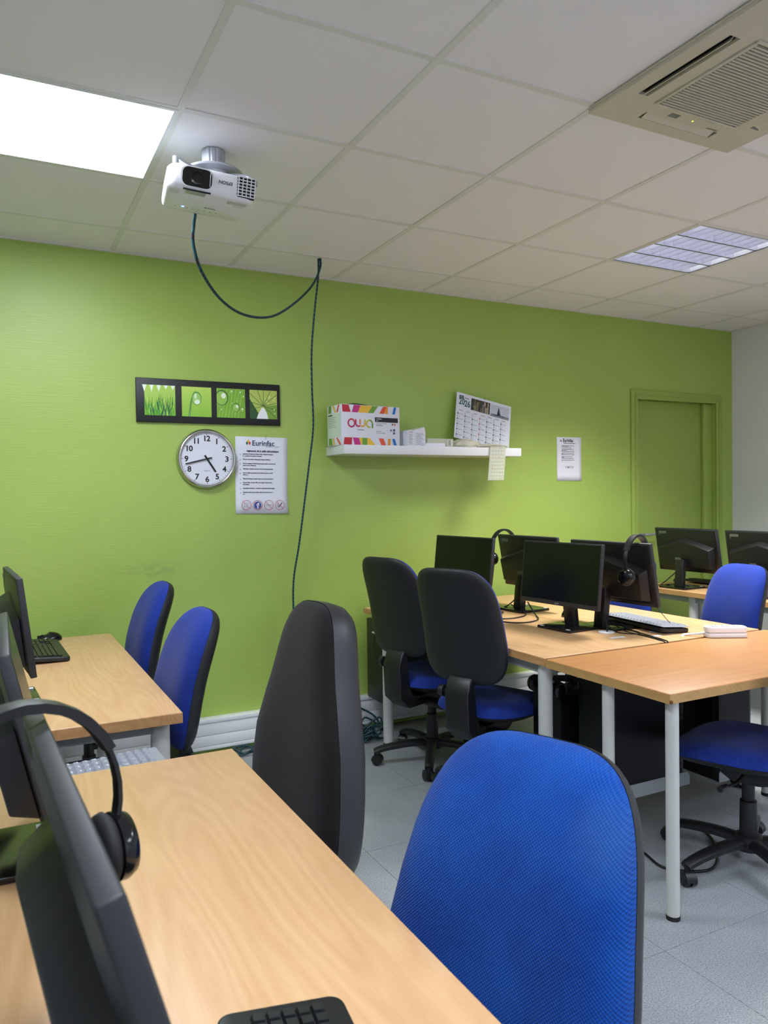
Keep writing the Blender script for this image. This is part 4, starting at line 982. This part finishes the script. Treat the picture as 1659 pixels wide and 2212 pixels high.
# ---------------------------------------------------------------- monitors
M_STICK = mat('white sticker', (225, 228, 226), 0.5)
M_LABEL = mat('grey rating label', (98, 104, 88), 0.6)
def monitor(x, y, deg, label, tilt=6.5, ztop=1.141, brand=True, basedx=0.0, group=None):
    """x, y: centre of the top front edge; faces local +X"""
    t = thing('monitor', label, 'monitor', (x, y, DZT), math.radians(deg), group)
    Wd, Hh = 0.492, 0.294; zt = ztop-DZT; th = math.radians(tilt)
    # local frame of the panel: origin top front centre, +X front, Z up along the panel
    MP = Matrix.Translation((0, 0, zt)) @ Matrix.Rotation(-th, 4, 'Y') @ Matrix.Translation((0, 0, -Hh))
    def P(bm): bmesh.ops.transform(bm, matrix=MP, verts=bm.verts); return bm
    bm = B(); box(bm, -0.018, 0.0, -Wd/2, Wd/2, 0, Hh); obj('bezel', P(bm), M_BEZ, t, bevel=0.0025)
    bm = B(); box(bm, -0.0002, 0.0005, -Wd/2+0.007, Wd/2-0.007, 0.021, Hh-0.007); obj('screen', P(bm), M_SCREEN, t)
    # upper back skin sloping to the bulge, chevron ridge
    def hull(o0, x0, o1, x1, name, m, bev):
        bm = B(); A = [bm.verts.new((x0, a, b)) for a, b in o0]; C = [bm.verts.new((x1, a, b)) for a, b in o1]; n_ = len(A)
        bm.faces.new(A); bm.faces.new(C[::-1])
        for i in range(n_): bm.faces.new((A[i], C[i], C[(i+1) % n_], A[(i+1) % n_]))
        return obj(name, P(bm), m, t, bevel=bev, seg=3)
    e = 0.006
    hull([(-Wd/2+e, e), (Wd/2-e, e), (Wd/2-e, Hh-e), (-Wd/2+e, Hh-e)], -0.0178, [(-0.19, 0.02), (0.19, 0.02), (0.19, Hh-0.05), (-0.19, Hh-0.05)], -0.026, 'back_cover', M_BLK, 0.004)
    chev = [(-0.215, 0.028), (0.215, 0.028), (0.218, 0.175), (0.10, 0.210), (0.0, 0.238), (-0.10, 0.210), (-0.218, 0.175)]
    chev2 = [(-0.196, 0.042), (0.196, 0.042), (0.200, 0.160), (0.094, 0.193), (0.0, 0.219), (-0.094, 0.193), (-0.200, 0.160)]
    hull(chev, -0.0225, chev2, -0.064, 'electronics_hump', M_BLK, 0.004)
    bm = B(); box(bm, -0.030, -0.0255, 0.150, 0.205, Hh-0.048, Hh-0.018) if False else box(bm, -0.0235, -0.0200, 0.150, 0.210, Hh-0.050, Hh-0.020); obj('sticker', P(bm), M_LABEL, t)
    bm = B(); box(bm, -0.0652, -0.063, 0.02, 0.065, 0.085, 0.105); obj('rating_label', P(bm), M_LABEL, t)
    # neck and foot
    bm = B()
    prism(bm, [(-0.084, 0.010), (-0.048, 0.010), (-0.030, 0.16), (-0.064, 0.19)], -0.030, 0.030, 'y'); obj('neck', bm, M_BLK, t, bevel=0.003)
    bm = B(); prism(bm, [(px_-0.043+basedx, py_) for px_, py_ in rrect(0.206, 0.215, 0.012)], 0.0005, 0.012, 'z'); ft = obj('foot', bm, M_BLKG, t, bevel=0.002)
    bm = B(); box(bm, 0.040+basedx, 0.054+basedx, 0.072, 0.092, 0.012, 0.0128); obj('foot_sticker', bm, M_STICK, ft)
    bm = B(); box(bm, 0.040+basedx, 0.054+basedx, -0.092, -0.072, 0.012, 0.0128); obj('foot_sticker', bm, M_STICK, ft)
    if brand:
        o = text('brand_lettering', 'acer', 0.016, (0, 0, 0), mat('silver ink', (150, 152, 156), 0.4), t, 'CENTER', bold=0.0003)
        o.matrix_local = MP @ Matrix.Translation((0.0008, 0, 0.005)) @ Matrix.Rotation(PI/2, 4, 'Z') @ Matrix.Rotation(PI/2, 4, 'X')
    return t
monitor(-0.503, -1.376, 3.3, 'black monitor seen edge-on by keyboard and mouse on left wall desk')
monitor(-0.543, -2.56, -0.5, 'black monitor at far end of the near left desk, seen edge-on', tilt=13, ztop=1.137)
monitor(-0.514, -3.362, 2.6, 'large blurred black monitor in the foreground with headset over it', tilt=16)
monitor(1.736, -0.530, 185.5, 'blank black monitor left of the headset, behind the two chairs')
monitor(1.792, -1.271, 185.5, 'blank black monitor facing the camera, standing foremost on the right desk')
monitor(2.059, -0.680, 2.5, 'monitor seen from behind with a headset on its left corner', tilt=11)
monitor(2.028, -1.341, 3.1, 'monitor seen from behind with headset hung over right half', tilt=11, basedx=0.052)
monitor(3.545, -0.455, 2, 'monitor seen from behind on the far desk, in front of the green door', tilt=10, ztop=1.130)
monitor(3.56, -1.01, 2, 'monitor seen from behind at the right edge on far desk', tilt=10, ztop=1.128)

# ---------------------------------------------------------------- keyboards, mice
M_KEY = mat('black key', (22, 23, 24), 0.4)
def key_layout():
    out = []
    rows = [(0.0, 15), (1.2, 15), (2.2, 15), (3.2, 13), (4.2, 12), (5.2, 8)]
    for r, (vy, n_) in enumerate(rows):
        if r == 5:
            xs_ = [(0, 1.5), (1.5, 1.2), (2.7, 1.2), (3.9, 6.0), (9.9, 1.2), (11.1, 1.3), (12.4, 1.3), (13.7, 1.3)]
        else:
            xs_ = [(i*15.0/n_, 15.0/n_) for i in range(n_)]
        for x_, w_ in xs_: out.append((x_, vy, w_))
        if r in (0, 1, 2): out += [(15.4+i, vy, 1) for i in range(3)]
        if r == 4: out.append((16.4, vy, 1))
        if r == 5: out += [(15.4+i, vy, 1) for i in range(3)]
        if r > 0: out += [(18.8+i, vy, 1) for i in range(4)]
    return out
def keyboard(x, y, z, deg, label, single=False, name='keyboard', tiltup=4):
    """long side along local Y (typist at +X)"""
    t = thing(name, label, 'keyboard', (x, y, z+0.0052), rot=(0, math.radians(tiltup), math.radians(deg)))
    L_, D_ = 0.450, 0.152
    bm = B(); prism(bm, rrect(D_, L_, 0.018, 5), 0.001, 0.018, 'z'); obj('case', bm, M_BLK, t, bevel=0.004, seg=3)
    u = 0.0182
    if single:
        cache = {}
        for kx, ky, kw in key_layout():
            if kw not in cache:
                bm = B(); w_ = kw*u-0.002; A = [(-0.0080, -w_/2), (0.0080, -w_/2), (0.0080, w_/2), (-0.0080, w_/2)]
                C = [(a*0.78, b*(1-0.0035/w_)) for a, b in A]
                va = [bm.verts.new((a, b, 0)) for a, b in A]; vc = [bm.verts.new((a, b, 0.006)) for a, b in C]
                bm.faces.new(vc)
                for i in range(4): bm.faces.new((va[i], va[(i+1) % 4], vc[(i+1) % 4], vc[i]))
                o = obj('key', bm, M_KEY, t); cache[kw] = o.data
            else: o = bpy.data.objects.new('key', cache[kw]); link(o, t)
            o.location = (-0.052+ky*u*0.97, -0.207+(kx+kw/2)*u, 0.018)
    else:
        bm = B()
        for kx, ky, kw in key_layout():
            w_ = kw*u-0.002; cx_, cy_ = -0.052+ky*u*0.97, -0.207+(kx+kw/2)*u
            box(bm, cx_-0.0072, cx_+0.0072, cy_-w_/2, cy_+w_/2, 0.0175, 0.0235)
        o = obj('keys', bm, M_KEY, t); o['kind'] = 'stuff'
    return t
keyboard(-0.385, -0.62, DZT, 2, 'black keyboard by the mouse on the left wall desk')
k3 = keyboard(-0.300, -3.415, DZT, -7, 'black keyboard cut off by the bottom edge, on the near desk', single=True)
keyboard(-0.402, -2.005, 0.640, -86, 'black keyboard under a grey skin in gap between left desks')
keyboard(2.165, -1.405, DZT, -6, 'black keyboard under a grey skin on the right-hand desks')
keyboard(1.50, -0.62, DZT, 182, 'keyboard half hidden between the two black-backed chairs')
keyboard(3.83, -0.47, DZT, 2, 'keyboard behind the monitor by the green door')
def skin(label, parentloc, deg, tiltup, z, wav, seed, L_=0.46, D_=0.16, lift=0.026):
    t = thing('keyboard_cover', label, 'keyboard cover', parentloc, rot=(0, math.radians(tiltup), math.radians(deg)))
    def f(u, v, h):
        return Vector((-D_/2+v*D_, -L_/2+u*L_, lift+h+wav*math.sin(u*7+seed)*(0.4+0.6*v)+wav*0.6*(1-u)**2*(1-v)))
    bm = cover_mesh(21, 6, L_, D_, f, 0.0075); o = obj('skin', bm, M_COVER, t, smooth=False)
    o.modifiers.new('thick', 'SOLIDIFY').thickness = 0.001
    return t
skin('crinkled grey silicone skin over the keyboard in gap between left desks', (-0.402, -2.005, 0.645), -86, 4, 0, 0.007, 1.0, lift=0.031)
skin('flat grey silicone skin over the keyboard on right-hand desks', (2.165, -1.405, DZT+0.0052), -6, 4, 0, 0.0006, 0, lift=0.0262)
def mouse(x, y, deg, label, z=DZT):
    bm = B(); bmesh.ops.create_uvsphere(bm, u_segments=28, v_segments=16, radius=1)
    for v in bm.verts:
        X, Y, Z = v.co; Z = max(Z, -0.18)
        fall = 1-0.25*max(0, X)
        v.co = Vector((X*0.056, Y*0.032*(1-0.10*math.cos(X*3)), (Z+0.18)*0.030*fall*(1+0.15*(X < 0))))
    t = thing('mouse', label, 'mouse', (x, y, z+0.0005), math.radians(deg)); obj('shell', bm, M_BLKG, t, smooth=True, angle=50)
    bm = B(); cyl(bm, (0.030, -0.004, 0.024), (0.030, 0.004, 0.024), 0.008, n=16); obj('wheel', bm, M_FOOT, t)
    bm = B(); box(bm, 0.006, 0.054, -0.0005, 0.0005, 0.010, 0.0302); obj('button_gap', bm, M_DARK, t)
mouse(-0.345, -0.325, 200, 'black mouse on the left desk beside the green wall')
mouse(2.08, -0.99, 20, 'black mouse behind the neck of foremost right monitor')
mouse(3.80, -0.17, 190, 'black mouse at the far desk by the door')

# power strip
t = thing('power_strip', 'short white multi-socket power strip on the orange desk', 'power strip', (2.262, -1.785, DZT), math.radians(-29))
bm = B(); prism(bm, rrect(0.175, 0.062, 0.02, 5), 0.0005, 0.020, 'z'); obj('base_half', bm, M_WPLAS, t, bevel=0.003)
bm = B(); prism(bm, rrect(0.175, 0.062, 0.02, 5), 0.0215, 0.047, 'z'); obj('top_half', bm, M_WPLAS, t, bevel=0.005, seg=3)
for k in (-1, 0, 1):
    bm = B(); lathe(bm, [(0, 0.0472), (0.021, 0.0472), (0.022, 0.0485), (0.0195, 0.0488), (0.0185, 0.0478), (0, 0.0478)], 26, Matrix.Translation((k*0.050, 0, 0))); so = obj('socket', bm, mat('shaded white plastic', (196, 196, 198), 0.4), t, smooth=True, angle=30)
    bm = B(); cyl(bm, (k*0.05-0.008, 0, 0.0475), (k*0.05-0.008, 0, 0.0484), 0.0025, n=8); cyl(bm, (k*0.05+0.008, 0, 0.0475), (k*0.05+0.008, 0, 0.0484), 0.0025, n=8); obj('pin_hole', bm, M_DARK, so)
bm = B(); tube(bm, [(-0.085, 0, 0.018), (-0.11, 0.004, 0.014), (-0.14, 0.022, 0.008), (-0.165, 0.03, 0.005), (-0.178, 0.024, -0.003)], 0.0055, 8, 6); obj('power_lead', bm, M_WPLAS, t, smooth=True)

# ---------------------------------------------------------------- headsets
def headset(label, loc, rot, R_=0.082, spread=1.0, drop=0.10, wire=None, sc=1.0, tiltcup=0.0):
    """band in the local XZ plane (ears at -X and +X), top of the band at the origin"""
    t = thing('headset', label, 'headset', loc, rot=rot); t.scale = (sc, sc, sc)
    arc = []
    for i in range(-10, 11):
        a = math.radians(i*10.4); arc.append(Vector((R_*math.sin(a)*spread, 0, R_*(math.cos(a)-1)*(1.15 if abs(i) > 0 else 1))))
    def prof(w_, h_): return lambda i, f: [(b, a) for a, b in ((-h_, -w_), (h_, -w_), (h_*1.2, 0), (h_, w_), (-h_, w_), (-h_*1.2, 0))]
    bm = B(); sweep(bm, arc, prof(0.0075, 0.0022), 6); obj('headband', bm, M_BLK, t, smooth=True, angle=50)
    bm = B(); sweep(bm, [p+Vector((0, 0, 0.001)) for p in arc[4:17]], prof(0.0125, 0.0048), 6); obj('headband_cushion', bm, M_BLK, t, smooth=True, angle=50)
    for s in (-1, 1):
        e = arc[0] if s < 0 else arc[-1]
        cupc = Vector((e.x-s*0.004, 0, e.z-0.030))
        bm = B(); sweep(bm, catmull([e, (e.x+s*0.006, 0, e.z-0.012), (e.x+s*0.010, 0, e.z-0.038)], 5), prof(0.010, 0.0035), 6); obj('yoke', bm, M_BLK, t, smooth=True, angle=50)
        Mc = Matrix.Translation(cupc) @ Matrix.Rotation(s*(PI/2+tiltcup), 4, 'Y')
        bm = B(); lathe(bm, [(0, 0.020), (0.020, 0.020), (0.030, 0.016), (0.034, 0.008), (0.034, 0.0), (0.030, -0.002), (0, -0.002)], 36, Mc); obj('ear_cup', bm, M_BLKG, t, smooth=True, angle=60)
        bm = B(); lathe(bm, [(0.012, -0.003), (0.018, -0.016), (0.027, -0.019), (0.034, -0.013), (0.036, -0.007), (0.032, -0.002), (0.012, -0.002)], 36, Mc); obj('ear_cushion', bm, M_FOOT, t, smooth=True, angle=70)
        if s > 0:
            bm = B(); cyl(bm, cupc+Vector((0.016, 0.0, 0.018)), cupc+Vector((0.019, 0.0, 0.018)), 0.002, n=10); obj('rivet', bm, M_CHROME, t)
    if wire:
        bm = B(); tube(bm, wire, 0.0016, 6, 8); obj('lead', bm, M_CABLE, t, smooth=True)
    return t
HR = 0.088
headset('blurred black headset straddling the foreground monitor', (-0.541, -3.220, 1.156), (0, 0, math.radians(14)), R_=0.088, spread=1.0, sc=1.06, wire=[(-0.085, 0, -0.19), (-0.088, -0.01, -0.25), (-0.06, -0.02, -0.33), (-0.02, 0.02, -0.40), (0.0, 0.03, -0.415)])
headset('black headset hooked on left corner of monitor behind the blank screen', (2.055, -0.462, 1.165), (0, 0, math.radians(6)), R_=0.092, wire=[(-0.085, 0, -0.19), (-0.10, 0.02, -0.24), (-0.16, 0.06, -0.33), (-0.22, 0.08, -0.41)])
headset('black headset hung over right half of the rear-facing monitor', (2.03, -1.505, 1.172), (0, 0, math.radians(16)), R_=0.094, sc=1.1, wire=[(0.085, 0, -0.19), (0.10, -0.02, -0.28), (0.12, -0.10, -0.38), (0.12, -0.2, -0.425)])
headset('black headset resting on top of the pc under the desk corner', (1.575, -1.60, 0.592), (Matrix.Rotation(math.radians(-4), 3, 'Y') @ Matrix(((0, 0, 1), (-1, 0, 0), (0, -1, 0)))).to_euler(), R_=0.080, wire=[(0.08, 0, -0.18), (0.05, 0.0, -0.21), (0.02, -0.01, -0.20)])

# ---------------------------------------------------------------- pc towers
def tower(label, x0, x1, y0, y1, z0, z1, front, red=False, psu=False):
    """front: '-x' or '+x' or '-y' names the face that carries the front panel"""
    t = thing('pc_tower', label, 'computer', ((x0+x1)/2, (y0+y1)/2, z0)); hx, hy, h = (x1-x0)/2, (y1-y0)/2, z1-z0
    d = 0.035
    if front == '-x': core = (-hx+d, hx, -hy, hy); fr_ = (-hx, -hx+d-0.001, -hy-0.001, hy+0.001)
    elif front == '+x': core = (-hx, hx-d, -hy, hy); fr_ = (hx-d+0.001, hx, -hy-0.001, hy+0.001)
    else: core = (-hx, hx, -hy+d, hy); fr_ = (-hx-0.001, hx+0.001, -hy, -hy+d-0.001)
    bm = B(); box(bm, core[0], core[1], core[2], core[3], 0.004, h); obj('case', bm, M_TOWER, t, bevel=0.002)
    bm = B(); box(bm, fr_[0], fr_[1], fr_[2], fr_[3], 0.002, h+0.001); fp = obj('front_panel', bm, M_BLK, t, bevel=0.004, seg=3)
    bm = B()
    for sx in (-1, 1):
        for sy in (-1, 1): cyl(bm, (sx*(hx-0.03), sy*(hy-0.03), 0.0), (sx*(hx-0.03), sy*(hy-0.03), 0.004), 0.012, n=12)
    obj('feet', bm, M_FOOT, t)
    bm = B()   # side panel seam
    for yy in (-hy-0.0012, hy+0.0006):
        box(bm, core[0]+0.01, core[1]-0.012, yy, yy+0.0006, 0.012, h-0.008)
    obj('side_panel', bm, M_TOWER, t)
    if front == '-x':
        bm = B(); box(bm, -hx+0.004, -hx+0.03, -hy+0.012, hy-0.012, h+0.001, h+0.003); obj('top_bezel', bm, M_BLK, t)
        text('brand_lettering', 'advance', 0.012, (-hx-0.0008, hy*0.5, 0.07), M_GREY, t, 'CENTER', rot=(PI/2, 0, -PI/2), bold=0.0002)
        bm = B(); box(bm, -hx-0.005, -hx+0.001, -0.012, 0.0, h-0.075, h-0.067); box(bm, -hx-0.005, -hx+0.001, 0.006, 0.018, h-0.075, h-0.067); obj('usb_plug', bm, M_WPLAS, t)
    if red:
        bm = B(); box(bm, -hx+0.07, -hx+0.13, -0.03, 0.03, h+0.0, h+0.0012); obj('red_sticker', bm, mat('red sticker', (200, 66, 40), 0.5), t)
    if front == '+x':
        bm = B()
        for k in range(16): box(bm, hx-0.026, hx-0.010, -hy-0.0025, -hy-0.0008, 0.03+k*0.024, 0.045+k*0.024)
        obj('vent_strip', bm, M_DARK, t)
        bm = B(); box(bm, hx-0.042, hx-0.038, -hy-0.002, -hy, 0.004, h-0.002); obj('trim_strip', bm, M_ALU, t)
    if psu:
        G_ = B(); zz0 = 0.04
        P_ = [(-0.14, 0.08), (-0.12, 0.06), (0.10, 0.06), (0.14, 0.09), (0.14, 0.20), (0.12, 0.22), (-0.14, 0.22)]
        for a_, b_ in zip(P_, P_[1:]+P_[:1]): prism(G_, line(a_[0], a_[1], b_[0], b_[1], 0.005), -hx-0.003, -hx, 'x')
        P_ = [(0.06, 0.20), (0.13, 0.20), (0.13, 0.12), (0.06, 0.12)]
        for a_, b_ in zip(P_, P_[1:]+P_[:1]): prism(G_, line(a_[0], a_[1], b_[0], b_[1], 0.005), -hx-0.003, -hx, 'x')
        obj('side_vent', G_, mat('dull vent metal', (66, 64, 62), 0.5), t)
    return t
tower('black pc tower with red sticker hung by the wall, left of the chairs', 1.345, 1.755, -0.292, -0.103, 0.213, 0.668, '-x', red=True)
tower('black pc tower standing behind the headset under desk corner', 1.452, 1.720, -1.655, -1.485, 0.130, 0.548, '+x')
tower('dark pc tower on a tray behind the round desk legs', 1.475, 1.835, -1.933, -1.745+0.005, 0.215, 0.68, '+x')
tower('dark pc tower on the tray beside right-edge chair', 2.015, 2.205, -1.953, -1.76, 0.200, 0.655, '-y', psu=False)
tower('black pc tower under the keyboard in the gap between left desks', -0.725, -0.325, -2.10, -1.91, 0.2145, 0.636, '+x')
tower('pc tower under the left wall desk', -0.685, -0.495, -1.30, -0.90, 0.0, 0.44, '-y')
tower('pc tower below the far desk', 3.50, 3.90, -0.50, -0.31, 0.0, 0.46, '+x')
# stand for the pc in the gap
t = thing('pc_stand', 'low grey steel stand carrying the pc between left desks', 'stand', (-0.525, -2.005, 0))
bm = B(); box(bm, -0.20, 0.20, -0.094, 0.094, 0.195, 0.2135); obj('shelf', bm, M_LEGG, t)
for sx in (-1, 1):
    for sy in (-1, 1): bm = B(); box(bm, sx*0.19-0.01, sx*0.19+0.01, sy*0.084-0.01, sy*0.084+0.01, 0, 0.195); obj('leg', bm, M_LEGG, t)

# ---------------------------------------------------------------- loose cables and papers
Z = DZT
DC = 'black cable of the tangle on the right desk behind the chairs'
cable('desk_cable', [(1.66, -0.95, Z+0.004), (1.70, -1.03, Z+0.004), (1.78, -1.05, Z+0.004), (1.87, -1.0, Z+0.004), (1.94, -0.88, Z+0.012), (1.96, -0.80, Z+0.06)], 0.0035, M_CABLE, 'thick black cable curving in a bow across the right desk')
cable('desk_cable', [(1.66, -0.84, Z+0.004), (1.72, -0.90, Z+0.004), (1.80, -0.91, Z+0.004), (1.90, -0.86, Z+0.005), (1.98, -0.70, Z+0.006), (2.0, -0.60, Z+0.02)], 0.003, M_CABLE, 'black cable snaking beside the bow-shaped one on right desk', group='tangled black cables')
cable('desk_cable', [(1.70, -0.72, Z+0.004), (1.76, -0.66, Z+0.004), (1.84, -0.66, Z+0.006), (1.83, -0.76, Z+0.010), (1.74, -0.80, Z+0.006), (1.70, -0.90, Z+0.004)], 0.003, M_CABLE, 'thin black cable standing up in a kinked loop on right desk', group='tangled black cables')
cable('desk_cable', [(1.66, -0.66, Z+0.004), (1.76, -0.52, Z+0.03), (1.82, -0.46, Z+0.045), (1.90, -0.44, Z+0.04), (1.93, -0.55, Z+0.01), (2.02, -0.62, Z+0.004)], 0.003, M_CABLE, 'black cable arching toward the wall behind blank monitor', group='tangled black cables')
cable('desk_cable', [(1.64, -0.58, Z+0.004), (1.80, -0.60, Z+0.008), (1.92, -0.62, Z+0.006), (2.05, -0.58, Z+0.05), (2.07, -0.62, Z+0.13)], 0.0035, M_CABLE, 'black cable running up to the monitor with headset corner', group='tangled black cables')
cable('desk_cable', [(1.912, -1.44, Z+0.002), (1.925, -1.42, Z+0.03), (1.945, -1.39, Z+0.06), (1.965, -1.36, Z+0.09), (1.99, -1.345, Z+0.14)], 0.0035, M_CABLE, 'black cable rising from the white grommet to the monitor')
cable('desk_cable', [(1.96, -1.37, Z+0.05), (1.94, -1.45, Z+0.006), (1.955, -1.53, Z+0.003), (2.0, -1.55, Z+0.003), (2.03, -1.48, Z+0.003), (1.99, -1.40, Z+0.003)], 0.0025, M_CABLE, 'thin black cable looping around the white grommet')
cable('desk_cable', [(1.99, -1.36, Z+0.04), (1.99, -1.47, Z+0.003), (1.975, -1.60, Z+0.003), (1.955, -1.70, Z+0.003), (1.952, -1.739, Z-0.004), (1.952, -1.741, Z-0.05)], 0.0028, M_CABLE, 'black cable dropping over the desk edge, left one of two')
cable('desk_cable', [(2.01, -1.37, Z+0.03), (2.02, -1.50, Z+0.003), (1.99, -1.63, Z+0.003), (1.972, -1.71, Z+0.003), (1.968, -1.739, Z-0.004), (1.968, -1.741, Z-0.05)], 0.0028, M_CABLE, 'black cable dropping over the desk edge, right one of two')
cable('desk_cable', [(3.46, -0.30, Z+0.004), (3.44, -0.36, Z+0.03), (3.47, -0.43, Z+0.10), (3.50, -0.47, Z+0.16)], 0.0035, M_CABLE, 'black cable rising to back of the monitor by the door')
cable('desk_cable', [(3.46, -0.28, Z+0.004), (3.52, -0.42, Z+0.02), (3.60, -0.55, Z+0.004), (3.66, -0.66, Z+0.03)], 0.003, M_CABLE, 'black cable lying behind the foot of monitor by the door')
bm = B(); prism(bm, [(-0.07, -0.04), (0.075, -0.02), (0.06, 0.045), (-0.07, 0.05)], 0.0003, 0.0009, 'z'); tag(obj('paper_slip', bm, M_PAPER, loc=(1.49, -1.08, DZT), rot=(0, 0, 0.2)), 'small white paper slip on desk behind the nearer chair', 'paper')
bm = B(); prism(bm, [(-0.05, -0.05), (0.06, -0.05), (0.06, 0.05), (-0.05, 0.05)], 0.0003, 0.0009, 'z'); tag(obj('paper_slip', bm, M_PAPER, loc=(2.14, -1.56, DZT), rot=(0, 0, 0.3)), 'white paper slip poking out from under covered keyboard', 'paper')
def tangle(cx, cy, rx, ry, hgt, nloop, seed):
    r = random.Random(seed); P = []
    for k in range(nloop*7):
        a = k*2*PI/7+r.uniform(-0.4, 0.4); q_ = r.uniform(0.35, 1.0)
        P.append((cx+rx*q_*math.cos(a), cy+ry*q_*math.sin(a), 0.008+hgt*r.random()**1.4))
    return P
for i, lab in enumerate(('pile of braided teal cables on the floor, lowest coil', 'pile of braided teal cables on the floor, middle coil', 'pile of braided teal cables on the floor, loosest top coil')):
    cable('cable_pile', tangle(1.245+0.02*i, -0.19-0.02*i, 0.12, 0.075, 0.05+0.03*i, 3, 10+i), 0.0055, M_BRAID, lab, 'cable', 6, 6, group='braided cable pile')
cable('cable_pile', [(1.20, -0.16, 0.02), (1.16, -0.09, 0.17), (1.25, -0.08, 0.17), (1.38, -0.10, 0.10), (1.42, -0.14, 0.02)], 0.0055, M_BRAID, 'braided teal cable arching over the floor pile', 'cable')
cable('floor_cable', tangle(0.64, -0.12, 0.10, 0.05, 0.03, 2, 30), 0.0055, M_BRAID, 'small coil of braided cable on the floor left of the black chair', 'cable')
cable('floor_cable', [(1.60, -1.95, 0.006), (1.58, -2.08, 0.006), (1.72, -2.16, 0.006), (1.90, -2.02, 0.006), (1.98, -1.86, 0.006)], 0.005, M_CABLE, 'black cable loop on the floor under the orange desk', 'cable')
cable('tower_cable', [(1.342, -0.22, 0.60), (1.325, -0.235, 0.52), (1.33, -0.27, 0.44), (1.34, -0.296, 0.40)], 0.0016, M_CABLE, 'thin lead hanging from the front of pc with red sticker', 'cable')
